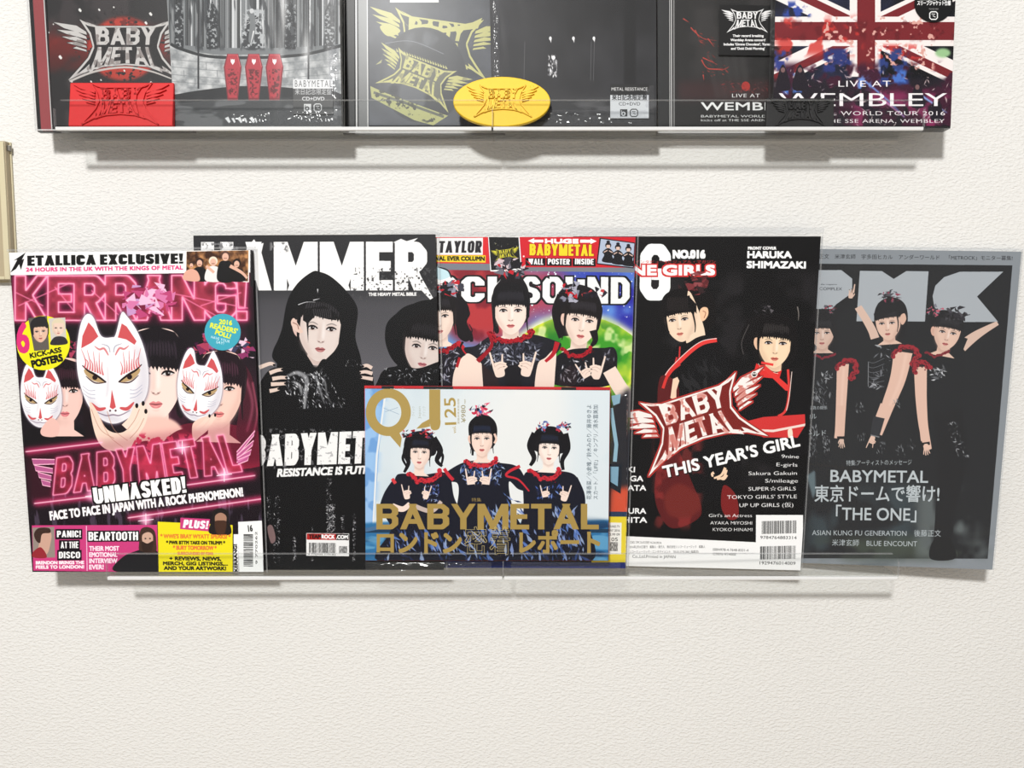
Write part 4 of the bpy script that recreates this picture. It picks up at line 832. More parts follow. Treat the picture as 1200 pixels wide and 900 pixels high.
def art_idols():
    c = Sheet([(672, 277), (962, 277), (938, 672.5), (684, 662)], 284*MS, 395*MS, (12, 11, 12))
    c.fr(720, 260, .216667)
    SK = (240, 214, 188); BLK = (15, 14, 16)
    c.speck(rect(120, 300, 1120, 1500), (30, 28, 30), 160, .5, .7)
    c.blk('G', (128, 456), (292, 458), 334, (246, 250, 250), th=.19, cond=.6, ty=.2)
    c.blk('O', (-40, 456), (100, 456), 334, (246, 250, 250), th=.19, cond=.6, ty=.2)
    c.text('NO.016', (308, 208), (478, 208), 44, (246, 246, 246), bold=.15)
    c.text('女性アーティストのインタビュー&ビジュアル・マガジン', (-130, 238), (536, 240), 15, (214, 60, 60), bold=.06)
    c.text('ONE GIRLS', (-10, 308), (530, 310), 56, (206, 50, 50), bold=.34); c.text('ONE GIRLS', (-10, 306), (530, 308), 54, (250, 244, 244), bold=.12)
    c.text('FRONT COVER', (714, 158), (868, 158), 16, (246, 246, 246), bold=.14); c.text('HARUKA', (712, 208), (952, 210), 38, (250, 250, 250), bold=.13); c.text('SHIMAZAKI', (708, 268), (1030, 272), 38, (250, 250, 250), bold=.13)
    # left girl, turned to the left
    c.blob([(240, 560), (250, 450), (300, 400), (400, 380), (500, 400), (540, 500), (530, 600), (480, 650), (430, 600), (300, 600)], (17, 14, 14))
    ribbon(Loc(c, 420, 362, 90), 0, 0, .85, [(120, 50, 54), (90, 34, 38), (50, 30, 32), (140, 70, 74)], 34, 5)
    c.blob([(380, 440), (400, 410), (440, 500), (460, 560), (480, 640), (480, 720), (380, 700)], SK)
    L = face(c, 350, 570, 84, -6, -.45, skin=SK, tall=1.06, bangs=-.42, slant=-.04, lip=(206, 112, 96), hl=(92, 80, 76), neck=0, hair=(16, 13, 14), back=False, locks=False)
    c.blob([(262, 520), (250, 450), (300, 400), (380, 390), (385, 440), (400, 500), (330, 530), (280, 545)], (16, 13, 14)); c.line([(390, 430), (412, 520), (428, 600), (425, 650)], 14, (14, 12, 14), 3); c.line([(266, 540), (280, 620), (290, 640)], 10, (14, 12, 14), 3)
    for i in range(12): c.line([(285+i*9, 440), (280+i*9.5, 480), (284+i*9.5, 516)], 3, (96, 84, 80), alpha=.5, feather=2)
    c.blob([(452, 520), (470, 498), (494, 504), (498, 540), (480, 572), (460, 574)], (240, 196, 160)); c.line([(468, 520), (484, 530), (476, 560)], 4, (160, 100, 80))
    c.fill([(400, 660), (470, 610), (476, 660), (430, 690), (390, 700)], SK)
    # kimono, black with a red collar band
    c.blob([(390, 700), (440, 670), (500, 660), (560, 700), (600, 800), (640, 1000), (640, 1500), (120, 1500), (120, 1000), (220, 860), (330, 720)], BLK)
    shards(c, [(350, 860), (560, 760), (600, 1000), (380, 1000)], [(34, 34, 36), (48, 48, 50)], 50, 60, 3, .6, ang=1.3)
    c.line([(330, 780), (322, 820), (340, 800), (346, 720)], 10, (200, 50, 50), 8); c.line([(268, 900), (300, 850), (400, 750), (470, 702), (545, 686)], 26, (226, 60, 56), 24); c.line([(264, 886), (300, 834), (400, 736), (470, 690), (545, 678)], 4, (240, 220, 216))
    # right girl
    c.blob([(700, 640), (710, 580), (780, 540), (880, 540), (960, 580), (985, 680), (960, 800), (900, 860), (780, 840), (740, 760)], (17, 14, 15))
    c.line([(730, 580), (690, 650), (700, 720), (672, 790)], 34, (17, 14, 15), 12); c.line([(720, 600), (680, 700), (690, 770)], 4, (80, 76, 76)); c.line([(960, 640), (980, 740), (950, 820)], 30, (17, 14, 15), 12)
    face(c, 862, 712, 92, 4, .12, skin=(244, 214, 180), tall=1.05, bangs=-.34, slant=.06, lip=(200, 96, 80), hl=(104, 100, 98), ear=True, hair=(16, 13, 14), collar=1.6)
    ribbon(Loc(c, 800, 528, 50), 0, 0, .9, [(40, 38, 42), (20, 18, 20), (90, 86, 90)], 22, 4); c.line([(985, 500), (992, 540), (990, 580)], 7, (120, 114, 110), 3)
    c.blob([(640, 900), (700, 850), (780, 820), (860, 870), (960, 850), (1040, 900), (1060, 1300), (600, 1300)], BLK)
    c.fill([(760, 820), (790, 846), (870, 876), (900, 860), (886, 910), (800, 900), (750, 860)], (222, 50, 48)); c.line([(770, 822), (800, 858), (880, 880)], 3, (246, 220, 200))
    c.fr(720, 440, .28889)
    # sleeves, sashes and hands
    c.blob([(184, 40), (240, 60), (258, 120), (250, 300), (300, 440), (350, 560), (330, 610), (240, 640), (190, 600), (160, 500), (180, 300), (170, 140)], (90, 26, 28)); c.speck(rect(160, 280, 350, 640), (150, 50, 48), 60, .5, .62, alpha=.6); c.blob([(250, 470), (320, 500), (346, 560), (300, 600), (220, 590), (200, 520)], (110, 38, 34), feather=8)
    c.fill([(222, 130), (232, 52), (250, 44), (258, 60), (246, 100), (246, 140)], (238, 206, 180)); c.line([(192, 90), (215, 30), (260, -10)], 12, (214, 54, 50))
    c.fill([(580, 0), (604, 0), (700, 86), (712, 110), (690, 108)], (224, 56, 52)); c.line([(700, 20), (704, 120), (690, 190), (660, 212)], 10, (214, 60, 56)); c.line([(716, 30), (706, 130), (694, 190)], 3, (240, 220, 210))
    c.fill([(530, 230), (600, 214), (770, 206), (772, 250), (740, 300), (600, 296), (560, 270)], (206, 52, 52)); c.fill([(560, 262), (640, 266), (772, 244), (770, 254), (640, 276), (560, 270)], (236, 214, 206))
    c.blob([(440, 480), (490, 520), (500, 600), (460, 610), (430, 560)], (120, 30, 30)); c.blob([(700, 270), (715, 262), (720, 290), (704, 300)], (240, 220, 200))
    for p in (([(446, 412), (430, 440), (400, 452)]), ([(450, 420), (440, 448), (412, 456)]), ([(452, 440), (440, 456), (420, 450)]), ([(400, 430), (392, 436), (396, 446)])): c.line(p, 12, (244, 208, 176), 7)
    c.line([(640, 0), (590, -10)], 10, (230, 60, 56))
    # logo and lettering
    logo(c, 336, 228, 318, -17, ink=(246, 236, 232), dark=(120, 34, 30), edge=(196, 50, 44), sx=1.0, sy=1.08, worn=(196, 96, 84), skew=.0)
    c.fill(ell(562, 38, 13, 13), (240, 236, 232)); c.fill(ell(562, 38, 9, 9), (20, 16, 16)); c.fill([ell(558, 36, 3, 4), ell(566, 36, 3, 4)], (240, 236, 232))
    T = "THIS YEAR'S GIRL"
    for dx, col in ((4, (10, 8, 8)), (0, (248, 248, 248))): c.text(T, (200+dx, 446+dx), (750+dx, 332+dx), 44, col, bold=.1)
    for t, x0, x1, y in (('9nine', 674, 746, 382), ('E-girls', 654, 740, 414), ('Sakura Gakuin', 540, 738, 446), ('S/mileage', 608, 742, 476), ('SUPER☆GiRLS', 540, 734, 506), ("TOKYO GIRLS' STYLE", 454, 738, 536), ('UP UP GIRLS (仮)', 504, 724, 568)): c.text(t, (x0, y-3), (x1, y), 14, (248, 248, 248), bold=.08)
    for t, x0, x1, y in (("Girl's an Actress", 380, 556, 604), ('AYAKA MIYOSHI', 386, 556, 632), ('KYOKO HINAMI', 396, 558, 657)): c.text(t, (x0, y-4), (x1, y), 12, (248, 248, 248), bold=.08)
    for t, x1, w, y in (('KI', 80, 30, 422), ('GA', 114, 52, 458), ('ATA', 126, 74, 494), ('URA', 126, 70, 582), ('HITA', 130, 96, 616)): c.text(t, (x1-w, y-2), (x1, y), 20, (244, 244, 244), bold=.14)
    c.fill([(-180, 655), (60, 666), (572, 698), (572, 596), (764, 600), (764, 830), (-180, 830)], (243, 243, 243))
    barcode(c, 596, 620, 736, 668, 8); barcode(c, 590, 714, 734, 762, 9); c.text('9784764883314', (590, 686), (738, 690), 11, (40, 40, 40), bold=.05); c.text('1929476014009', (588, 780), (734, 784), 11, (40, 40, 40), bold=.05)
    for i, (t, x0, x1) in enumerate((('CD&DL TOPIC 2016年2月発行 MG.ONE SPECIAL', 62, 190), ('2016年2月10日発行　編集人・発行人　株式会社シンコーミュージック　編集人', 60, 366), ('ンコーミュージック・エンタテイメント　TEL03-3292-2865 (編集部)', 60, 340), ('Co.,Ltd.Printed in JAPAN', 72, 246))): c.text(t, (x0, 692+i*18), (x1, 697+i*18), 8 if i < 3 else 11, (90, 90, 90))
    c.text('ISBN978-4-7648-8331-4', (398, 726), (542, 732), 9, (70, 70, 70)); c.text('C9076 ¥1400E', (398, 742), (492, 746), 9, (70, 70, 70))
    return c

def art_grey():
    c = Sheet([(912, 291), (1197, 295), (1163, 673), (926, 664)], 284*MS, 380*MS, (134, 140, 146))
    c.fr(930, 270, .23336)
    BLK = (26, 27, 30); SK = (212, 182, 166)
    c.fill([(-160, 178), (1097, 190), (974, 1680), (-160, 1668)], BLK)
    c.text('後藤正文　米津玄師　宇多田ヒカル　アンダーワールド　「METROCK」モニター募集!', (70, 148), (1098, 158), 21, (40, 42, 46), bold=.06)
    SL = (166, 172, 178)
    c.fill([(-110, 218), (236, 218), (290, 268), (290, 330), (236, 440), (-110, 440)], SL); c.fill([(328, 222), (438, 224), (497, 270), (560, 224), (672, 226), (654, 514), (312, 510), (318, 400)], SL)
    c.fill([(1050, 228), (916, 374), (1022, 519), (800, 518), (740, 490), (700, 430), (692, 370), (706, 310), (750, 260), (830, 228)], SL)
    c.text('the magazine', (134, 304), (214, 304), 7, (50, 52, 56)); c.text('COMPLEX', (128, 334), (240, 336), 17, (52, 54, 58), bold=.08)
    c.fr(930, 470, .25544)
    c.speck(rect(60, 440, 560, 750), (62, 76, 82), 170, .48, .66, alpha=.7); c.speck(rect(40, 660, 900, 752), (66, 74, 62), 100, .42, .6, alpha=.8, sx=2); c.speck(rect(560, 480, 900, 750), (104, 112, 112), 130, .42, .64, alpha=.8)
    c.fill([(60, 400), (100, 376), (104, 470), (90, 500)], (96, 112, 118), feather=6)
    c.fr(930, 270, .23336)
    H = (24, 23, 26)
    # bodies
    c.blob([(90, 700), (150, 680), (230, 690), (270, 760), (260, 900), (330, 1100), (300, 1250), (90, 1250)], (28, 29, 32)); c.blob([(380, 720), (430, 640), (490, 610), (560, 610), (640, 680), (620, 760), (600, 900), (560, 1100), (560, 1250), (420, 1250), (360, 1000)], (27, 28, 31)); c.blob([(600, 720), (650, 690), (770, 660), (830, 680), (850, 760), (860, 900), (830, 1100), (840, 1250), (620, 1250)], (25, 26, 29))
    # raised arms
    c.line([(160, 520), (230, 430), (285, 380)], 56, (24, 24, 27), 40, sm=False); hand(c, 284, 352, 26, 4, 1, skin=SK, n=3); c.line([(296, 350), (303, 300)], 9, SK, 6); c.line([(320, 430), (360, 500), (390, 560), (405, 605)], 38, SK, 44)
    c.line([(835, 655), (900, 600), (960, 560), (1020, 525)], 62, SK, 22); c.line([(840, 600), (810, 680)], 60, BLK, 60)
    # left girl
    c.blob([(90, 560), (110, 480), (150, 440), (190, 470), (215, 540), (220, 640), (180, 680), (110, 660)], H); face(c, 143, 575, 58, 0, -.1, skin=SK, tall=1.05, bangs=-.45, hair=H, lip=(176, 96, 96), hl=(70, 70, 76), collar=1.5, locks=False); c.line([(190, 540), (210, 600), (206, 680), (230, 760)], 26, H, 12); ribbon(Loc(c, 178, 442, 30), 0, 0, .9, [(150, 60, 76), (60, 58, 64), (90, 88, 96), (30, 28, 32)], 22, 2)
    ruffle(c, [(110, 690), (150, 708), (208, 690)], 13, (120, 34, 48))
    # middle girl
    c.blob([(400, 500), (410, 430), (450, 385), (510, 380), (555, 420), (568, 500), (550, 600), (510, 600), (420, 560)], H); face(c, 470, 524, 62, -4, -.3, skin=(222, 188, 170), tall=1.05, bangs=-.5, slant=-.1, hair=H, lip=(176, 96, 92), hl=(74, 72, 78), back=False, collar=1.5, locks=False); c.line([(506, 440), (520, 520), (515, 570)], 8, H, 3); c.blob([(532, 480), (552, 468), (560, 500), (545, 530), (532, 520)], (214, 176, 156)); c.blob([(405, 480), (420, 410), (480, 385), (530, 410), (510, 450), (450, 480), (410, 500)], H)
    ribbon(Loc(c, 480, 368, 48), 0, 0, .95, [(50, 48, 54), (30, 28, 32), (140, 60, 80), (76, 74, 80)], 32, 7)
    # right girl
    c.blob([(680, 540), (690, 480), (740, 450), (820, 470), (850, 530), (830, 600), (800, 640), (700, 610)], H); face(c, 765, 578, 66, 12, .15, skin=(222, 188, 170), tall=1.05, bangs=-.4, hair=H, lip=(176, 88, 88), hl=(74, 72, 78), ear=True, collar=1.6, locks=False)
    ribbon(Loc(c, 705, 450, 40), 0, 0, .9, [(190, 90, 110), (120, 120, 130), (60, 58, 64)], 22, 3); ribbon(Loc(c, 815, 480, 56), 0, 0, .95, [(40, 38, 44), (30, 28, 32), (66, 64, 70)], 34, 5)
    ruffle(c, [(660, 680), (710, 705), (775, 680)], 15, (120, 34, 44)); 
    # arms down with red frilled shoulders
    for (pts, w, w1), fr_ in ((([(246, 740), (240, 900), (232, 1060), (224, 1120)], 60, 40), [(212, 760), (250, 730), (300, 730), (305, 780), (285, 820)]), (([(545, 680), (520, 820), (470, 960), (420, 1100)], 96, 46), [(490, 700), (530, 660), (590, 660), (615, 700), (590, 750)]), (([(632, 760), (636, 920), (648, 1060), (672, 1180)], 66, 38), [(600, 790), (610, 745), (650, 740), (672, 770)])):
        c.line(pts, w, (222, 184, 166), w1); ruffle(c, fr_, 24, (150, 34, 46), (80, 16, 26))
    c.line([(250, 760), (243, 900), (236, 1060)], 10, (236, 204, 188), 8, alpha=.6, feather=6); c.line([(560, 690), (535, 820), (480, 960)], 12, (238, 206, 190), 8, alpha=.6, feather=8)
    shards(c, [(420, 640), (490, 640), (470, 800), (420, 900), (380, 880)], [(110, 112, 118), (60, 62, 66), (170, 172, 178)], 60, 18, 5); c.fill(rect(370, 730, 374, 860), (120, 122, 126)); 
    for i in range(6): c.line([(372, 730+i*26), (400, 736+i*26), (452, 712+i*30)], 2.5, (120, 122, 128), alpha=.8)
    shards(c, [(680, 770), (760, 760), (750, 820), (690, 830)], [(180, 182, 188), (220, 222, 226), (90, 92, 96)], 40, 16, 6); shards(c, [(140, 780), (200, 780), (190, 830), (140, 810)], [(190, 192, 196), (110, 112, 116)], 24, 14, 7); shards(c, [(100, 820), (200, 820), (180, 960), (100, 940)], [(80, 82, 88), (130, 132, 136)], 30, 20, 8, ang=1.2)
    c.fr(930, 470, .25544)
    c.fill([(195, 90), (240, 90), (232, 240), (208, 240)], (220, 182, 164)); hand(c, 221, 262, 22, 178, 1, skin=SK, nails=None, n=4); c.line([(200, 236), (236, 236)], 12, (24, 22, 24), sm=False)
    c.line([(420, 90), (395, 150)], 50, (222, 184, 166), 44); c.fill([(364, 140), (416, 152), (392, 232), (350, 226)], (42, 43, 48)); foxhand(c, 352, 262, 25, 200, 1, skin=(224, 190, 172)); c.line([(352, 226), (392, 236)], 5, (120, 122, 126))
    c.line([(580, 60), (598, 255)], 46, (222, 184, 166), 34); c.line([(578, 272), (622, 266)], 14, (24, 22, 24), sm=False); hand(c, 606, 296, 24, 176, -1, skin=(226, 190, 172), nails=None, n=4)
    # legs and shoes at the right, with a netted stocking
    c.fill([(640, 130), (770, 110), (800, 330), (740, 560), (720, 740), (640, 740), (650, 560), (660, 340)], (22, 22, 25)); shards(c, [(690, 160), (740, 160), (800, 330), (760, 350)], [(120, 122, 126), (70, 72, 76), (170, 172, 176)], 120, 9, 12)
    c.blob([(630, 750), (640, 680), (700, 664), (730, 690), (742, 750)], (18, 18, 20)); c.line([(700, 690), (740, 700), (762, 740)], 3, (20, 20, 22)); c.line([(720, 700), (764, 696)], 3, (20, 20, 22))
    for x, y0, y1, n in ((90, 180, 340, 50), (150, 220, 340, 24), (305, 80, 120, 14), (310, 210, 260, 10), (400, 250, 310, 12), (490, 270, 330, 14), (540, 250, 300, 10), (465, 60, 110, 12), (110, 10, 70, 30)): shards(c, rect(x-18, y0, x+18, y1), [(150, 152, 156), (90, 92, 96)], n, 10, x, ang=1.2)
    W = (186, 194, 198)
    c.text('特集:アーティストのメッセージ', (242, 358), (540, 358), 18, W); c.text('BABYMETAL', (170, 428), (614, 438), 50, W, bold=.05)
    c.text('東京ドームで響け!', (98, 506), (666, 514), 52, W, bold=.03); c.text('「THE ONE」', (196, 588), (562, 596), 50, W, bold=.03)
    c.text('ASIAN KUNG FU GENERATION　後藤正文', (86, 650), (676, 660), 20, W); c.text('米津玄師　BLUE ENCOUNT', (178, 692), (568, 700), 20, W)
    c.text('写真の関係', (72, 106), (154, 106), 13, W); c.text('カル', (60, 148), (106, 148), 20, W); c.text('ールド', (60, 228), (150, 224), 20, W)
    return c

# ---- disc sleeves and booklets on the upper ledge
def art_redsun():
    c = Sheet([(53, -38), (203, -38), (210, 147), (60, 147)], 150*4, 185*4, (34, 31, 33))
    c.fr(0, 0, .25)
    c.speck(rect(200, -160, 850, 600), (52, 46, 48), 90, .5, .65)
    c.fill(rect(200, 170, 850, 250), (150, 30, 24), feather=34, alpha=.9)
    c.speck(rect(200, 120, 850, 330), (90, 24, 22), 110, .42, .62, alpha=.8)
    c.fill(ell(575, 225, 165, 150), (176, 52, 40), feather=10); c.speck(ell(575, 225, 160, 146), (96, 24, 22), 26, .54, .6, alpha=.8); c.speck(ell(575, 225, 230, 210), (30, 26, 28), 16, .66, .7)
    rs = np.random.RandomState(3)
    for x, y, s in ((372, 44, 10), (704, 62, 10), (682, 104, 9), (280, 265, 11), (224, 148, 5), (530, 30, 5), (462, 42, 7), (424, 380, 6), (706, 384, 7), (470, 372, 5), (332, 378, 7), (580, 328, 6), (246, 110, 4)):
        c.fill([(x-s, y-s*.4), (x-s*.2, y-s), (x+s*.7, y+s*.2), (x+s*.2, y+s), (x-s*.6, y+s*.4)], (226, 224, 222))
    logo(c, 585, 232, 340, 0, ink=(196, 192, 190), dark=(26, 22, 24), edge=None, sy=1.0, worn=(110, 100, 98))
    c.line([(322, 378), (440, 332), (580, 312), (700, 330), (800, 366)], 10, (190, 184, 180), 6, wm=8)
    return c

def art_coffins():
    c = Sheet([(194, -40), (397, -40), (400.5, 147.5), (204.5, 147.5)], 198*4, 187*4, (112, 116, 118))
    c.fr(200, 0, .25)
    rs = np.random.RandomState(8)
    # pipes and columns of the carved wall
    for i in range(64):
        x = -20+i*12.8; g = rs.choice([26, 44, 70, 150, 190, 110, 34]); w = rs.choice([4, 6, 9, 12]); b = 232+(abs(x-390)/400)**2*-20
        c.fill(rect(x, -170, x+w, b), (g, g+3, g+5)); c.fill(rect(x+w*.3, -170, x+w*.55, b), (min(g+60, 214),)*3, alpha=.7)
    for x0, x1 in ((168, 222), (536, 588), (722, 768), (20, 60)):
        c.fill([(x0, 236), (x0, 60), ((x0+x1)/2, 10), (x1, 60), (x1, 236)], (44, 47, 50)); c.speck(rect(x0, 20, x1, 236), (150, 154, 156), 9, .55, .6)
    c.speck(rect(-20, -170, 800, 240), (40, 43, 46), 30, .52, .62, alpha=.7, sy=4, sx=.7)
    c.blob([(340, 230), (350, 140), (370, 60), (382, 40), (400, 60), (420, 140), (424, 230)], (50, 53, 56)); c.speck(rect(330, 50, 440, 230), (170, 174, 176), 12, .54, .6)
    c.blob([(366, 200), (372, 110), (366, 80), (380, 50), (394, 80), (398, 130), (388, 200)], (110, 114, 116)); c.fill(ell(380, 56, 10, 12), (190, 192, 194)); 
    for s in (-1, 1):
        for k in range(4): c.line([(382+s*14, 90+k*8), (382+s*44, 70+k*20)], 3, (180, 182, 184), 1)
    c.line([(390, 150), (376, 210)], 6, (220, 222, 222), 2)
    # stone base with blocks, curved plinth
    c.fill([(-10, 215), (60, 240), (200, 262), (560, 262), (720, 240), (800, 215), (800, 480), (-10, 480)], c.noisy((126, 130, 132), (196, 198, 198), 30, 4))
    c.line([(0, 212), (50, 236), (180, 270), (390, 276), (620, 262), (800, 220)], 14, (40, 43, 45))
    for y in (300, 335, 370, 402): c.line([(0, y-16), (390, y+8), (800, y-22)], 3, (120, 124, 126), alpha=.8)
    for k in range(16): c.line([(10+k*52, 300+35*(k % 3)), (12+k*52, 332+35*(k % 3))], 3, (110, 114, 116), sm=False, alpha=.8)
    for x in (130, 646): c.fill(rect(x-4, -100, x+4, 420), (40, 42, 45))
    c.blob([(-20, 470), (60, 440), (250, 414), (390, 408), (560, 416), (800, 446), (820, 600), (-20, 600)], (36, 38, 40)); c.blob([(-20, 500), (200, 476), (420, 470), (640, 482), (820, 520), (820, 610), (-20, 610)], (64, 66, 68))
    c.speck(rect(-10, 470, 800, 600), (120, 122, 124), 46, .56, .64, sx=3, alpha=.6)
    for cx in (291, 390, 487):
        c.fill([(cx-26, 258), (cx+26, 258), (cx+42, 320), (cx+24, 474), (cx-24, 474), (cx-42, 320)], (120, 40, 48)); c.fill([(cx-22, 262), (cx+22, 262), (cx+36, 320), (cx+20, 462), (cx-20, 462), (cx-36, 320)], (170, 54, 64)); c.speck([(cx-26, 330), (cx+26, 330), (cx+18, 460), (cx-18, 460)], (96, 28, 34), 9, .5, .58)
        c.fill([(cx-9, 280), (cx-4, 286), (cx, 282), (cx+4, 286), (cx+9, 282), (cx+9, 296), (cx, 310), (cx-9, 296)], (236, 236, 236)); c.line([(cx-22, 262), (cx+22, 262), (cx+36, 320)], 3, (208, 96, 104), sm=False)
    for k, (x, s) in enumerate(((270, 16), (296, 12), (326, 15), (352, 10), (384, 16), (400, 9))): c.fill([(x-s, 556), (x, 548+k % 2*6), (x+s*.7, 572), (x+s*.2, 578)], (232, 234, 234))
    return c

def art_gold():
    c = Sheet([(431, -38), (578, -38), (577, 146.5), (431, 146.5)], 147*4, 184*4, (70, 72, 80))
    c.fr(400, 0, .25)
    c.fill(rect(120, -160, 720, 600), c.noisy((52, 54, 62), (92, 94, 104), 160, 4))
    c.fill([(230, -60), (450, -60), (456, 8), (226, 8)], (236, 236, 232))
    Y = (190, 186, 120)
    logo(c, 440, 200, 330, 8, ink=Y, dark=(60, 62, 66)); c.blob([(180, 120), (230, 110), (276, 140), (240, 165), (205, 160)], Y); c.fill(np.array([(284, 90), (310, 118), (400, 108), (480, 130), (600, 108), (660, 80), (640, 130), (480, 150), (330, 136)], float), Y)
    c.fill(ell(382, 350, 204, 226), (52, 53, 58)); c.fill(ell(382, 350, 198, 220), (46, 47, 52)); c.speck(ell(382, 350, 196, 218), (84, 86, 92), 120, .5, .6)
    c.line([(204, 200), (330, 190), (480, 250)], 3, (120, 122, 130))
    logo(c, 366, 366, 232, 22, ink=Y, dark=(96, 96, 84), worn=(120, 118, 90))
    for i in range(20):
        t = i/19; c.fill([(258+t*230, 240+t*80), (262+t*230+6, 240+t*80), (258+t*230-2, 222+t*80)], Y)
    c.fill([(134, 400), (200, 430), (500, 540), (430, 585), (340, 560), (140, 455)], (170, 170, 110)); c.line([(150, 430), (300, 480), (480, 545)], 12, (90, 92, 80), sm=False); c.speck([(134, 400), (500, 540), (430, 585), (140, 455)], (60, 60, 50), 20, .56, .6)
    return c

def art_dark():
    c = Sheet([(573, -40), (769, -40), (769.5, 147.5), (577, 147.5)], 195*4, 188*4, (44, 44, 47))
    c.fr(400, 0, .25)
    c.fill(rect(690, -170, 1500, 600), c.noisy((22, 22, 24), (42, 42, 45), 200, 4)); c.fill(rect(1325, -170, 1380, 400), (16, 16, 18), feather=6)
    c.fill(rect(690, 440, 1500, 600), (56, 56, 58), alpha=.5, feather=30); c.speck(rect(700, 470, 1480, 600), (110, 110, 112), 50, .55, .68, sx=3, alpha=.5)
    for x in (980, 1088, 1184): c.fill(ell(x, 182, 6, 9), (244, 244, 244)); c.fill([(x-2, 188), (x+5, 186), (x+3, 204)], (230, 230, 230))
    shards(c, rect(970, 262, 1012, 362), [(236, 236, 238), (150, 150, 154)], 80, 10, 4, ang=1.4); c.fill(ell(994, 272, 9, 9), (244, 244, 244))
    for x in (1172, 1186, 860): c.line([(x, 196), (x-4, 380)], 2, (90, 90, 92), sm=False)
    return c

def art_wembley_case():
    c = Sheet([(788, -36), (962, -36), (958, 147), (788, 147)], 172*4, 184*4, (30, 28, 28))
    c.fr(640, 0, .25)
    c.speck(rect(590, -160, 1290, 600), (46, 43, 43), 160, .5, .7)
    c.fill(rect(620, 380, 1280, 470), (70, 34, 36), alpha=.6, feather=26); 
    for k in range(5): c.line([(760+k*40, 240), (810+k*34, 460)], 30, (70, 68, 68), sm=False, alpha=.35, feather=8)
    for p in ([(680, 128), (700, 150), (740, 180), (800, 190)], [(700, 140), (720, 180)], [(730, 280), (760, 320), (830, 320)], [(760, 322), (830, 326), (860, 312)], [(736, 270), (800, 300)], [(738, 350), (742, 376)], [(760, 180), (790, 220)], [(644, 86), (672, 104)]): c.line(p, 6, (176, 62, 52), 1)
    shards(c, rect(720, 140, 860, 370), [(150, 54, 46), (110, 40, 36)], 44, 14, 3, .8, ang=.4); c.fill(ell(938, 404, 20, 22), (170, 50, 44)); shards(c, rect(820, 380, 1060, 440), [(120, 40, 40), (90, 50, 50)], 50, 12, 6)
    W = (238, 238, 238)
    c.text('LIVE AT', (874, 456), (1004, 456), 17, W, bold=.07, track=1.1); c.text('WEMBLEY', (728, 515), (1182, 515), 36, W, bold=.06)
    c.text('BABYMETAL WORLD TOUR 2016', (728, 549), (1210, 549), 11, W, bold=.1); c.text('kicks off at THE SSE ARENA, WEMBLEY', (728, 567), (1190, 567), 10, W, bold=.1)
    return c

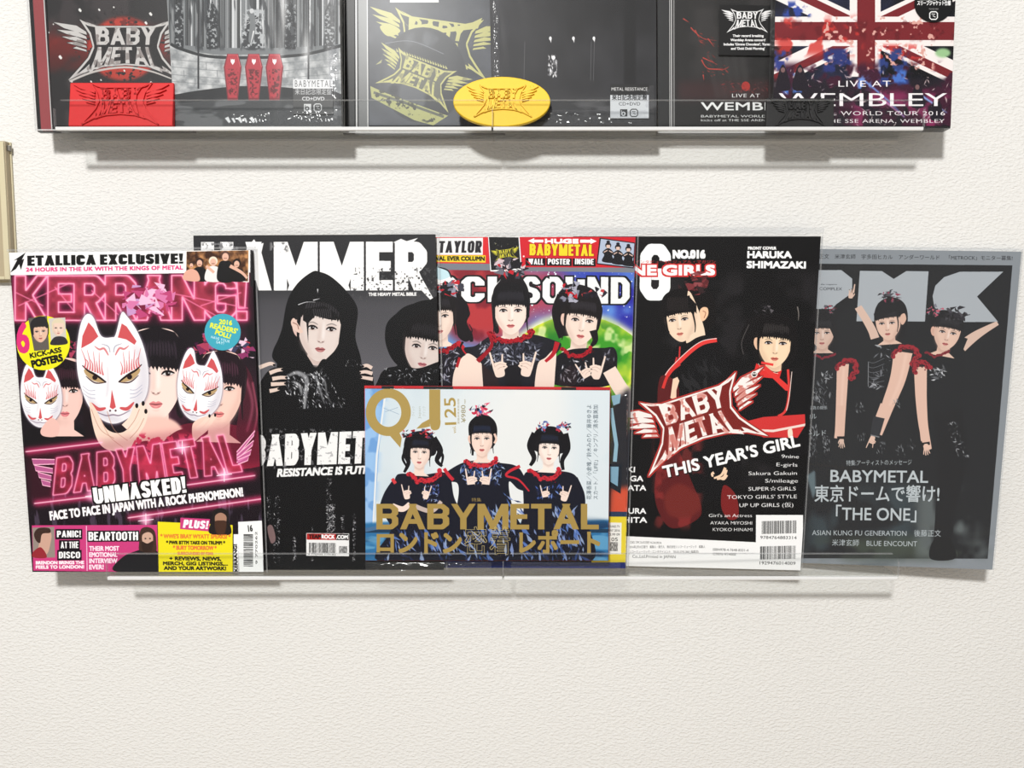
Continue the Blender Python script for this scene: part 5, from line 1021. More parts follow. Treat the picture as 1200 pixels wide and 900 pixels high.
def art_flag():
    c = Sheet([(909.5, -36), (1121, -36), (1114, 147.5), (906, 147.5)], 208*4, 184*4, (26, 24, 28))
    c.fr(880, 0, .25)
    c.fill(rect(90, -160, 980, 610), c.noisy((14, 14, 18), (34, 38, 64), 120, 4))
    W = (236, 228, 226); R = (116, 34, 40)
    cx, y0, y1 = 541, 105, 190
    # diagonals, pale under dark red
    for s, dx in (((1, 1), 0), ((1, -1), 0), ((-1, 1), 0), ((-1, -1), 0)):
        sx, sy = s; ex, ey = cx+sx*470, 147+sy*225
        d = np.array([ex-cx, ey-147.0]); d /= np.hypot(*d); n = np.array([-d[1], d[0]])
        a = np.array([cx, 147.0]); b = np.array([ex, ey])+d*160
        c.fill(np.array([a-n*52, b-n*52, b+n*52, a+n*52]), W); o = n*(14 if sx*sy > 0 else -14)
        c.fill(np.array([a-n*18+o, b-n*18+o, b+n*18+o, a+n*18+o]), R)
    c.fill(rect(90, 80, 980, 218), W); c.fill(rect(463, -160, 608, 362), W); c.fill(rect(90, y0, 980, y1), R); c.fill(rect(498, -160, 582, 345), R)
    c.fill([(90, 372), (980, 372), (980, 610), (90, 610)], (34, 26, 34), alpha=.85, feather=12)
    c.speck(rect(118, 80, 520, 260), (196, 54, 48), 60, .48, .58, alpha=.85); c.speck(rect(100, 100, 980, 190), (90, 24, 30), 34, .56, .62, alpha=.6); c.speck(rect(600, 210, 800, 280), (206, 60, 56), 30, .5, .6, alpha=.7)
    c.speck(rect(330, 80, 860, 330), (214, 160, 150), 22, .64, .7); c.speck(rect(90, 300, 980, 600), (60, 24, 44), 60, .48, .6); c.speck(rect(480, 430, 940, 600), (140, 44, 90), 70, .5, .62, alpha=.8)
    for r_, col in ((rect(150, 10, 280, 80), (50, 70, 150)), (rect(340, 230, 470, 340), (40, 50, 110)), (rect(600, 230, 740, 400), (44, 60, 120)), (rect(150, 350, 250, 440), (80, 130, 220)), (rect(500, 360, 560, 420), (110, 150, 220)), (rect(640, 330, 730, 390), (70, 110, 190)), (rect(110, 240, 180, 330), (50, 60, 130))): c.speck(r_, col, 30, .44, .6)
    c.fill(ell(900, 250, 36, 22), (150, 190, 140), feather=6); c.line([(520, 370), (640, 470), (720, 550)], 10, (110, 140, 210), 3, feather=3); c.line([(770, 430), (920, 530)], 12, (140, 170, 230), 3, feather=3); c.line([(620, 470), (720, 550)], 10, (190, 130, 180), 3, feather=3)
    shards(c, rect(150, 320, 940, 590), [(180, 160, 170), (120, 60, 90), (220, 200, 200), (50, 40, 60)], 160, 14, 4, .7)
    for x, y, s in ((150, 330, 1), (230, 330, 1.1), (780, 410, 1), (870, 470, .9)): c.blob([(x-30*s, y+90), (x-22*s, y+20), (x, y-26), (x+22*s, y+20), (x+34*s, y+90)], (30, 24, 34)); c.fill(ell(x, y, 10, 12), (120, 90, 90))
    T = (240, 236, 238)
    c.text('LIVE AT', (410, 408), (656, 408), 28, T, track=1.1); c.text('WEMBLEY', (130, 498), (920, 498), 60, T)
    c.text('BABYMETAL WORLD TOUR 2016', (110, 541), (910, 541), 19, T, bold=.04, track=1.1); c.text('kicks off at THE SSE ARENA, WEMBLEY', (110, 576), (908, 576), 17, T, bold=.04, track=1.1)
    return c

# ---- stickers
def icons(c, x0, y0, s, col, bg):
    c.fill(rect(x0, y0, x0+s, y0+s), col); c.fill(ell(x0+s*.45, y0+s*.62, s*.3), bg); c.fill(ell(x0+s*.45, y0+s*.62, s*.14), col); c.line([(x0+s*.2, y0+s*.15), (x0+s*.2, y0+s*.6)], s*.1, bg, sm=False)
    x = x0+s*1.4; o = [(x+s*.2, y0), (x+s*.8, y0), (x+s, y0+s*.2), (x+s, y0+s*.8), (x+s*.8, y0+s), (x+s*.2, y0+s), (x, y0+s*.8), (x, y0+s*.2), (x+s*.2, y0)]; c.line(o, s*.14, col, sm=False); c.line([(x+s*.25, y0+s*.3), (x+s*.7, y0+s*.3), (x+s*.4, y0+s*.55), (x+s*.75, y0+s*.7)], s*.1, col, sm=False)

def art_sticker_coffin():
    c = Sheet([(344, 95), (390.5, 95), (390.7, 135), (344, 135)], 47*6, 40*6, (34, 35, 37)); c.fr(200, 0, .25)
    c.fill(rect(574, 376, 768, 422), (206, 208, 210)); c.text('BABYMETAL', (584, 414), (758, 414), 30, (70, 72, 74), track=1.3)
    W = (190, 192, 194); c.text('来日記念限定盤', (584, 447), (756, 447), 20, W, bold=.03); c.text('CD+DVD', (618, 476), (722, 476), 16, W, bold=.06); icons(c, 626, 492, 34, W, (34, 35, 37))
    return c
def art_sticker_pale():
    c = Sheet([(715, 99), (760, 99), (760, 139), (715, 139)], 45*6, 40*6, (196, 200, 204)); c.fr(640, 0, .25)
    c.fill(rect(296, 392, 484, 447), (16, 16, 17)); c.text('METAL RESISTANCE', (306, 427), (474, 427), 15, (220, 220, 220), bold=.02)
    K = (40, 42, 44); c.text('来日記念限定盤', (308, 469), (472, 469), 19, K, bold=.08); c.text('CD+DVD', (340, 496), (440, 496), 15, K, bold=.05); icons(c, 346, 514, 34, K, (196, 200, 204))
    return c
def art_sticker_black():
    c = Sheet([(843, 6), (905, 7), (904, 66), (842, 65)], 62*6, 59*6, (14, 13, 14)); c.fr(640, 0, .25)
    logo(c, 942, 100, 122, 0, ink=(226, 226, 226), dark=(16, 15, 16), sy=1.1)
    for t, x0, x1, y in (('Their record breaking', 874, 1018, 175), ('Wembley Arena concert!', 864, 1026, 195), ("Includes 'Gimme Chocolate!', 'Karate'", 832, 1056, 215), ("and 'Doki Doki Morning'", 866, 1024, 235)): c.text(t, (x0, y), (x1, y), 11, (235, 235, 235), bold=.1)
    return c
def art_sticker_round():
    c = Sheet([(1071, -17.5), (1116, -17.5), (1116, 27), (1071, 27)], 45*6, 45*6, (14, 13, 14)); c.fr(880, 0, .25)
    for t, x0, x1, y in (('初回限定', 800, 908, -20), ('三方背', 790, 916, 2), ('スリーブジャケット仕様', 778, 934, 26)): c.text(t, (x0, y), (x1, y), 17, (236, 236, 236), bold=.06)
    c.text('TOHO-0001', (832, 48), (876, 48), 6, (200, 200, 200)); c.fr(880, 0, .25); icons(c, 836-1.4*36, 58, 36, (14, 13, 14), (14, 13, 14)); icons(c, 836-1.4*36, 58, 36, (240, 240, 240), (14, 13, 14)); c.fill(rect(770, 50, 830, 100), (14, 13, 14))
    return c
ART.update(idols=art_idols, grey=art_grey, redsun=art_redsun, coffins=art_coffins, gold=art_gold, dark=art_dark, wcase=art_wembley_case, flag=art_flag, st1=art_sticker_coffin, st2=art_sticker_pale, st3=art_sticker_black, st4=art_sticker_round)
# ------------------------------------------------------------------ materials
def new_mat(name):
    m = bpy.data.materials.new(name); m.use_nodes = True; nt = m.node_tree
    return m, nt, nt.nodes['Principled BSDF'], nt.nodes['Material Output']
def lin(c): return tuple(((x/255)/12.92 if x/255 <= .04045 else ((x/255+.055)/1.055)**2.4) for x in c)+(1,)
def add_bump(nt, bs, scale, strength, dist, detail=3, stretch=(1, 1, 1), rough=.5):
    tc = nt.nodes.new('ShaderNodeTexCoord'); mp = nt.nodes.new('ShaderNodeMapping'); mp.inputs['Scale'].default_value = stretch
    nz = nt.nodes.new('ShaderNodeTexNoise'); nz.inputs['Scale'].default_value = scale; nz.inputs['Detail'].default_value = detail; nz.inputs['Roughness'].default_value = rough
    bp = nt.nodes.new('ShaderNodeBump'); bp.inputs['Strength'].default_value = strength; bp.inputs['Distance'].default_value = dist
    nt.links.new(tc.outputs['Object'], mp.inputs['Vector']); nt.links.new(mp.outputs[0], nz.inputs['Vector']); nt.links.new(nz.outputs['Fac'], bp.inputs['Height'])
    nt.links.new(bp.outputs[0], bs.inputs['Normal']); return nz, bp
def plain(name, col, rough=.5, spec=.3, var=.06, scale=60, bump=.08, metal=0):
    m, nt, b, o = new_mat(name); b.inputs['Roughness'].default_value = rough; b.inputs['Specular IOR Level'].default_value = spec; b.inputs['Metallic'].default_value = metal
    nz, bp = add_bump(nt, b, scale, bump, .0006)
    rp = nt.nodes.new('ShaderNodeValToRGB'); c = np.array(lin(col)); rp.color_ramp.elements[0].color = tuple(c[:3]*(1-var))+(1,); rp.color_ramp.elements[1].color = tuple(np.minimum(c[:3]*(1+var), 1))+(1,)
    nt.links.new(nz.outputs['Fac'], rp.inputs['Fac']); nt.links.new(rp.outputs[0], b.inputs['Base Color']); return m
def printed(name, img, rough=.5, spec=.18):
    m, nt, b, o = new_mat(name); t = nt.nodes.new('ShaderNodeTexImage'); t.image = img; t.extension = 'EXTEND'
    nt.links.new(t.outputs['Color'], b.inputs['Base Color']); b.inputs['Roughness'].default_value = rough; b.inputs['Specular IOR Level'].default_value = spec
    add_bump(nt, b, 25, .25, .0006, 2); return m
def clear(name, ior=1.3, rough=.06, tint=(.97, .975, .97), bump=None, haze=0.0):
    m, nt, b, o = new_mat(name); nt.nodes.remove(b)
    tr = nt.nodes.new('ShaderNodeBsdfTransparent'); tr.inputs[0].default_value = tint+(1,)
    gl = nt.nodes.new('ShaderNodeBsdfGlossy'); gl.inputs['Roughness'].default_value = rough
    fr = nt.nodes.new('ShaderNodeFresnel'); fr.inputs['IOR'].default_value = ior; mx = nt.nodes.new('ShaderNodeMixShader')
    ge = nt.nodes.new('ShaderNodeNewGeometry'); mm = nt.nodes.new('ShaderNodeMath'); mm.operation = 'MULTIPLY_ADD'; mm.inputs[1].default_value = -1.0; mm.inputs[2].default_value = 1.0
    m3 = nt.nodes.new('ShaderNodeMath'); m3.operation = 'MULTIPLY'; nt.links.new(ge.outputs['Backfacing'], mm.inputs[0]); nt.links.new(mm.outputs[0], m3.inputs[0]); nt.links.new(fr.outputs[0], m3.inputs[1])
    nt.links.new(m3.outputs[0], mx.inputs[0]); nt.links.new(tr.outputs[0], mx.inputs[1]); nt.links.new(gl.outputs[0], mx.inputs[2]); out = mx
    if haze:
        df = nt.nodes.new('ShaderNodeBsdfDiffuse'); df.inputs[0].default_value = (.9, .9, .9, 1); m2 = nt.nodes.new('ShaderNodeMixShader'); m2.inputs[0].default_value = haze
        nt.links.new(mx.outputs[0], m2.inputs[1]); nt.links.new(df.outputs[0], m2.inputs[2]); out = m2
    nt.links.new(out.outputs[0], o.inputs['Surface'])
    if bump:
        sc_, st, dist, stretch, rot = bump
        tc = nt.nodes.new('ShaderNodeTexCoord'); mp = nt.nodes.new('ShaderNodeMapping'); mp.inputs['Scale'].default_value = stretch; mp.inputs['Rotation'].default_value = (0, math.radians(rot), 0)
        nz = nt.nodes.new('ShaderNodeTexNoise'); nz.inputs['Scale'].default_value = sc_; nz.inputs['Detail'].default_value = 2; nz.inputs['Distortion'].default_value = .8
        bp = nt.nodes.new('ShaderNodeBump'); bp.inputs['Strength'].default_value = st; bp.inputs['Distance'].default_value = dist
        nt.links.new(tc.outputs['Object'], mp.inputs['Vector']); nt.links.new(mp.outputs[0], nz.inputs['Vector']); nt.links.new(nz.outputs['Fac'], bp.inputs['Height'])
        nt.links.new(bp.outputs[0], gl.inputs['Normal']); nt.links.new(bp.outputs[0], fr.inputs['Normal'])
    return m

M = {}
def wall_mat():
    m, nt, b, o = new_mat('embossed_wallpaper'); b.inputs['Roughness'].default_value = .85; b.inputs['Specular IOR Level'].default_value = .12
    tc = nt.nodes.new('ShaderNodeTexCoord'); mp = nt.nodes.new('ShaderNodeMapping'); mp.inputs['Scale'].default_value = (.62, 1, 1.15)
    nt.links.new(tc.outputs['Object'], mp.inputs['Vector'])
    n1 = nt.nodes.new('ShaderNodeTexNoise'); n1.inputs['Scale'].default_value = 420; n1.inputs['Detail'].default_value = 2; n1.inputs['Distortion'].default_value = .25
    v1 = nt.nodes.new('ShaderNodeTexVoronoi'); v1.inputs['Scale'].default_value = 360; v1.feature = 'SMOOTH_F1'
    mr = nt.nodes.new('ShaderNodeMapRange'); mr.inputs['From Min'].default_value = .42; mr.inputs['From Max'].default_value = .66
    ad = nt.nodes.new('ShaderNodeMath'); ad.operation = 'MULTIPLY_ADD'; ad.inputs[1].default_value = .45
    for n in (n1, v1): nt.links.new(mp.outputs[0], n.inputs['Vector'])
    nt.links.new(n1.outputs['Fac'], mr.inputs['Value']); nt.links.new(v1.outputs['Distance'], ad.inputs[0]); nt.links.new(mr.outputs[0], ad.inputs[2])
    bp = nt.nodes.new('ShaderNodeBump'); bp.inputs['Strength'].default_value = .75; bp.inputs['Distance'].default_value = .0005
    nt.links.new(ad.outputs[0], bp.inputs['Height']); nt.links.new(bp.outputs[0], b.inputs['Normal'])
    n2 = nt.nodes.new('ShaderNodeTexNoise'); n2.inputs['Scale'].default_value = 3; rp = nt.nodes.new('ShaderNodeValToRGB')
    rp.color_ramp.elements[0].color = (.775, .766, .742, 1); rp.color_ramp.elements[1].color = (.815, .808, .786, 1)
    nt.links.new(tc.outputs['Object'], n2.inputs['Vector']); nt.links.new(n2.outputs['Fac'], rp.inputs['Fac']); nt.links.new(rp.outputs[0], b.inputs['Base Color'])
    return m
M['wall'] = wall_mat()
M['floor'] = plain('wooden_floor', (196, 178, 152), .5, .3)
M['paper'] = plain('paper_edges', (228, 224, 216), .8, .1, scale=900)
M['back'] = plain('dark_back_cover', (40, 38, 42), .5)
M['acryl'] = clear('clear_acrylic', 1.33, .04, (.975, .98, .978))
M['edge'] = clear('acrylic_edge_painted_glow', 1.4, .3, (.97, .97, .965), None, .72)  # white diffuse mixed in to paint the glow of light piped to the edge
M['poly'] = clear('clear_plastic_sleeve', 1.22, .13, (.985, .985, .985), (9, .45, .005, (1, 1, 2.6), -32))
M['poly_grey'] = clear('crumpled_plastic_sleeve', 1.30, .2, (.97, .975, .98), (11, .8, .006, (.55, 1, 3.0), -36), .016)
M['shrink'] = clear('shrink_wrap', 1.17, .13, (.97, .97, .975), (9, .6, .004, (2, 1, .4), 12), .006)
M['case'] = clear('clear_jewel_case', 1.12, .24, (.965, .97, .97), (3, .2, .003, (2.5, 1, .5), 14), .006)
M['case_edge'] = clear('jewel_case_edge', 1.4, .3, (.9, .9, .9), None, .4)
M['black'] = plain('black_plastic', (26, 25, 27), .35, .4, .1)
M['redcard'] = plain('red_inlay_card', (146, 62, 66), .5, .3)
M['redrub'] = plain('red_rubber', (206, 32, 34), .55, .35, .05, 200, .15)
M['yelrub'] = plain('yellow_rubber', (238, 196, 34), .5, .35, .04, 200, .12)
M['blkrub'] = plain('black_rubber', (38, 37, 38), .6, .35, .08, 200, .15)
M['beige'] = plain('beige_plastic', (176, 162, 134), .5, .3, .04); M['cream'] = plain('cream_plastic_rim', (208, 198, 166), .45, .35, .04)
M['metal'] = plain('dull_metal', (120, 116, 110), .35, .5, .1, metal=.8)
M['redbook'] = plain('red_booklet_cover', (196, 44, 50), .4, .3, .15, 90)
M['card'] = plain('dark_card', (30, 29, 31), .5, .3); M['whitecard'] = plain('pale_card', (150, 152, 152), .6, .2)

M['seam'] = clear('sleeve_seam', 1.3, .2, (.93, .935, .94), None, .10)

# ------------------------------------------------------------------ mesh helpers
def link(name, me, mat, parent=None, org=None, smooth_=False):
    ob = bpy.data.objects.new(name, me); SC.collection.objects.link(ob)
    for mm in (mat if isinstance(mat, (list, tuple)) else [mat]): me.materials.append(mm)
    if org is not None and parent is None: ob.location = org
    if parent is not None: ob.parent = parent
    if smooth_:
        for p in me.polygons: p.use_smooth = True
    return ob
def thing(name, label, cat, loc, group=None):
    o = bpy.data.objects.new(name, None); SC.collection.objects.link(o); o.location = loc; o.empty_display_size = .01
    return tag(o, label, cat, group)
def tag(o, label, cat, group=None):
    o['label'] = label; o['category'] = cat
    if group: o['group'] = group
    return o
def quadnormal(q):
    n = (q[1]-q[0]).cross(q[3]-q[0])+(q[2]-q[1]).cross(q[1]-q[0])*0
    n.normalize(); return n if n.y < 0 else -n
def bil(q, u, v): return (q[0]*(1-u)+q[1]*u)*(1-v)+(q[3]*(1-u)+q[2]*u)*v
def sub(q, u0, v0, u1, v1): return [bil(q, u0, v0), bil(q, u1, v0), bil(q, u1, v1), bil(q, u0, v1)]
def slab(q, n, z0, z1, nu=1, nv=1, org=Vector((0, 0, 0)), wob=None):
    """closed sheet over the quad q (TL TR BR BL); front face z0 behind q, back face z1 behind q; UV on its front"""
    V = []; F = []; W = nu+1
    for z in (z0, z1):
        for j in range(nv+1):
            for i in range(nu+1):
                p = bil(q, i/nu, j/nv)-n*z
                if wob: p = p+n*wob(i/nu, j/nv)
                V.append(tuple(p-org))
    N = W*(nv+1); ix = lambda i, j, k: k*N+j*W+i
    for j in range(nv):
        for i in range(nu):
            F.append((ix(i, j, 0), ix(i, j+1, 0), ix(i+1, j+1, 0), ix(i+1, j, 0))); F.append((ix(i, j, 1), ix(i+1, j, 1), ix(i+1, j+1, 1), ix(i, j+1, 1)))
    for i in range(nu):
        F.append((ix(i, 0, 0), ix(i+1, 0, 0), ix(i+1, 0, 1), ix(i, 0, 1))); F.append((ix(i, nv, 0), ix(i, nv, 1), ix(i+1, nv, 1), ix(i+1, nv, 0)))
    for j in range(nv):
        F.append((ix(0, j, 0), ix(0, j, 1), ix(0, j+1, 1), ix(0, j+1, 0))); F.append((ix(nu, j, 0), ix(nu, j+1, 0), ix(nu, j+1, 1), ix(nu, j, 1)))
    me = bpy.data.meshes.new('slab'); me.from_pydata(V, [], F)
    uv = me.uv_layers.new(name='UVMap')
    for lp in me.loops:
        k = lp.vertex_index % N; i, j = k % W, k//W; uv.data[lp.index].uv = (i/nu, 1-j/nv)
    return me
def pillow(q, n, zf, zb, mu0, mv0, mu1, mv1, nu, nv, org, wob=None):
    """a flat bag: front and back film welded together along a margin round the sheet q"""
    us = [0, mu0]+[mu0+(1-mu0-mu1)*i/nu for i in range(1, nu)]+[1-mu1, 1]; vs_ = [0, mv0]+[mv0+(1-mv0-mv1)*i/nv for i in range(1, nv)]+[1-mv1, 1]
    V = []; F = []; W = len(us); H = len(vs_); zm = (zf+zb)/2; ids = {}
    for k, z in ((0, zf), (1, zb)):
        for j, v in enumerate(vs_):
            for i, u in enumerate(us):
                e = i in (0, W-1) or j in (0, H-1)
                if e and k: ids[(i, j, 1)] = ids[(i, j, 0)]; continue
                p = bil(q, u, v)-n*(zm if e else z)
                if wob and not e and not k: p = p+n*wob(u, v)
                ids[(i, j, k)] = len(V); V.append(tuple(p-org))
    for j in range(H-1):
        for i in range(W-1):
            F.append((ids[(i, j, 0)], ids[(i, j+1, 0)], ids[(i+1, j+1, 0)], ids[(i+1, j, 0)]))
            b = (ids[(i, j, 1)], ids[(i+1, j, 1)], ids[(i+1, j+1, 1)], ids[(i, j+1, 1)])
            if len(set(b)) == 4 and not all(x in F[-1] for x in b): F.append(b)
    me = bpy.data.meshes.new('bag'); me.from_pydata(V, [], F); return me
def box(x0, x1, y0, y1, z0, z1, org=Vector((0, 0, 0)), bev=0, seg=2):
    bm = bmesh.new(); bmesh.ops.create_cube(bm, size=1)
    for v in bm.verts: v.co = Vector((x0+(v.co.x+.5)*(x1-x0), y0+(v.co.y+.5)*(y1-y0), z0+(v.co.z+.5)*(z1-z0)))-org
    if bev: bmesh.ops.bevel(bm, geom=bm.edges[:], offset=bev, segments=seg, affect='EDGES', profile=.6)
    me = bpy.data.meshes.new('box'); bm.to_mesh(me); bm.free(); return me
def prism(outline, y0, y1, org, bev=0, M4=None, seg=2):
    """plate cut from an outline of (x, z), between depths y0 (front) and y1"""
    bm = bmesh.new(); vs = [bm.verts.new((x, y0, z)) for x, z in outline]; f = bm.faces.new(vs)
    r = bmesh.ops.extrude_face_region(bm, geom=[f])
    for v in r['geom']:
        if isinstance(v, bmesh.types.BMVert): v.co.y = y1
    bmesh.ops.recalc_face_normals(bm, faces=bm.faces[:])
    if bev:
        ed = [e for e in bm.edges if abs(e.verts[0].co.y-y0) < 1e-7 and abs(e.verts[1].co.y-y0) < 1e-7]
        bmesh.ops.bevel(bm, geom=ed, offset=bev, segments=seg, affect='EDGES', profile=.5)
    for v in bm.verts:
        c = M4 @ v.co if M4 else v.co; v.co = c-org
    me = bpy.data.meshes.new('plate'); bm.to_mesh(me); bm.free(); return me

# ------------------------------------------------------------------ the setting
w = link('wall_back', box(-1.7, 1.7, 0, .10, 0, 2.75), M['wall']); w['kind'] = 'structure'
f = link('floor', box(-1.7, 1.7, -3.2, .10, -.05, 0), M['floor']); f['kind'] = 'structure'

# ------------------------------------------------------------------ the two rows of clear ledges
LIP = .048
def shelf(zpx, xl, xr, lip_px, label, group, skew=0):
    """L-shaped clear ledge: bottom plate, front lip, fixing strip against the wall"""
    a = at(xl, zpx, LIP+.0025); b = at(xr, zpx, LIP+.0025); z0 = (a.z+b.z)/2; x0, x1 = a.x, b.x
    zt = at(600, lip_px, LIP+.0025).z; org = Vector(((x0+x1)/2, -.02, z0))
    t = thing('acrylic_ledge', label, 'shelf', org, group)
    link('base_plate', box(x0, x1, -LIP, -.0005, z0, z0+.0028, org, .0004, 1), M['acryl'], t)
    r = .007; n = 6; O = [(x0, z0), (x1, z0)]
    O += [(x1-r+r*math.cos(k/n*math.pi/2), zt-r+r*math.sin(k/n*math.pi/2)) for k in range(n+1)]
    O += [(x0+r-r*math.sin(k/n*math.pi/2), zt-r+r*math.cos(k/n*math.pi/2)) for k in range(n+1)]
    link('front_lip', prism(O, -LIP-.0025, -LIP, org), M['acryl'], t)
    link('lip_edge', box(x0+.0006, x1-.0006, -LIP-.0030, -LIP+.0002, z0-.0006, z0+.0024, org, .0005, 1), M['edge'], t)['label'] = 'front edge bar, whitened to paint its glow of piped light'
    link('lip_rim', box(x0+.006, x1-.006, -LIP-.0027, -LIP+.0001, zt-.0005, zt+.0002, org), M['seam'], t)
    for xe in (x0, x1): link('lip_rim', box(xe-.0003, xe+.0003, -LIP-.0027, -LIP+.0001, z0+.002, zt-.007, org), M['seam'], t)
    link('rear_edge', box(x0+.001, x1-.001, -.0020, -.0004, z0-.0005, z0+.0012, org), M['edge'], t)  # whitened bar, paints the bright line along the rear of the plate
    link('fixing_strip', box(x0, x1, -.0024, -.0005, z0+.0028, z0+.022, org), M['acryl'], t)
    for i in (.12, .88):
        xs = x0+(x1-x0)*i; O2 = [(xs+.003*math.cos(k/12*2*math.pi), z0+.012+.003*math.sin(k/12*2*math.pi)) for k in range(12)]
        link('screw', prism(O2, -.0040, -.0024, org, .0005), M['metal'], t)
    for i in (.02, .985) : link('moulded_tab', box(x0+(x1-x0)*i-.004, x0+(x1-x0)*i+.004, -LIP-.0018, -LIP+.004, z0-.0016, z0-.0006, org, .0003, 1), M['acryl'], t)
    return z0+.0028
ZT = shelf(152, 64, 576.9, 117, 'clear acrylic ledge holding the discs, left half of the upper row', 'clear ledges of the upper row')
shelf(152, 577.1, 1083, 117, 'clear acrylic ledge holding the discs, right half of the upper row', 'clear ledges of the upper row')
ZB = shelf(679, 125, 589.6, 649, 'clear acrylic ledge under the pink and black magazines, left half of lower row', 'clear ledges of the lower row')
shelf(679, 589.8, 1053, 649, 'clear acrylic ledge under the black and grey magazines, right half of lower row', 'clear ledges of the lower row')

# ------------------------------------------------------------------ magazines
def standing(px, d, zb):
    """front-cover corners from measured corners px and distances d from the wall (TL TR BR BL); the foot stands at zb"""
    q = [at(*px[0], d[0]), at(*px[1], d[1]), atz(px[2][0], zb, d[2]), atz(px[3][0], zb, d[3])]
    return q
def photo_px(p):
    v = p-CAM; t = v.dot(FW); return (600+v.x/t*FPX, 450-v.dot(UP)/t*FPX)
def magazine(art, px, d, thick, label, sleeve, mt=.004, mb=.0006, ms=.003, lift=.0008, name='magazine', cat='magazine', spine_left=True, mseed=0, sleeve_label=None, back=None):
    q = standing(px, d, ZB+lift); n = quadnormal(q)
    org = (q[2]+q[3])/2-n*thick/2; org.z = ZB
    t = thing(name, label, cat, org)
    c = ART[art](); mat = printed('printed_cover_'+art, c.image('cover_'+art), .42, .2)
    link('front_cover', slab(q, n, 0, .0005, 10, 14, org), [mat], t)
    link('pages', slab(sub(q, .006, .004, .994, .997), n, .0005, thick-.0005, 10, 14, org), M['paper'], t)
    link('back_cover', slab(q, n, thick-.0005, thick, 10, 14, org), back or M['back'], t)
    u = (0, .006) if spine_left else (.994, 1)
    link('spine', slab(sub(q, u[0], 0, u[1], 1), n, .0005, thick-.0005, 1, 14, org), back or M['back'], t)
    if sleeve:
        W = (q[1]-q[0]).length; H = (q[3]-q[0]).length
        s = sub(q, -ms/W, -mt/H, 1+ms/W, 1+mb/H)
        rs = random.Random(mseed); k1 = rs.random()*6; k2 = rs.random()*6
        wob = lambda u, v: 0
        sl = link('plastic_sleeve', pillow(s, n, -.0004, thick+.0002, ms/W, mt/H, ms/W, .001/H, 14, 18, org), sleeve, t); sl['label'] = sleeve_label or 'clear plastic sleeve'
        # welded seam down the side and the folded flap at the mouth
        e = slab(sub(s, 0, 0, 1, .6*mt/H), n, thick*.5-.0003, thick*.5-.0001, 12, 1, org); link('sleeve_flap', e, M['seam'], t)
        e = slab(sub(s, 1-.4*ms/W, 0, 1, 1), n, thick*.5-.0003, thick*.5-.0001, 1, 12, org); link('sleeve_seam', e, M['seam'], t)
    return t, q, n, org

magazine('grey', [(912, 291), (1197, 295), (1163, 673), (926, 664)], (.0075, .0065, .034, .0125), .0042,
         'grey-bordered music magazine with three girls in black, crumpled sleeve, far right of lower row', M['poly_grey'], .003, mseed=1, sleeve_label='crumpled clear plastic sleeve', spine_left=False)
magazine('idols', [(672, 277), (962, 277), (938, 672.5), (684, 662)], (.0195, .0170, .036, .0195), .0048,
         'black magazine with two girls in kimono and red winged logo, white strip at the foot', M['poly'], .008, mseed=2, spine_left=False)
magazine('space', [(462, 278), (744.8, 277.5), (733, 666), (470, 668)], (.0262, .0250, .0300, .0275), .0045,
         'colourful magazine with green planet, red banner and three girls, behind the landscape magazine', M['poly'], .004, mseed=3)
magazine('hooded', [(226.5, 276), (510, 274.5), (520, 672), (237, 676)], (.0325, .0318, .0345, .0345), .0050,
         'black and white magazine with a hooded girl under large white masthead', M['poly'], .004, mseed=4)
magazine('neon', [(10.5, 296), (295, 293), (309, 673), (38, 674)], (.0388, .0382, .0405, .0405), .0046,
         'pink neon magazine with white fox masks on its cover, far left of lower row', M['poly'], .003, mseed=5)
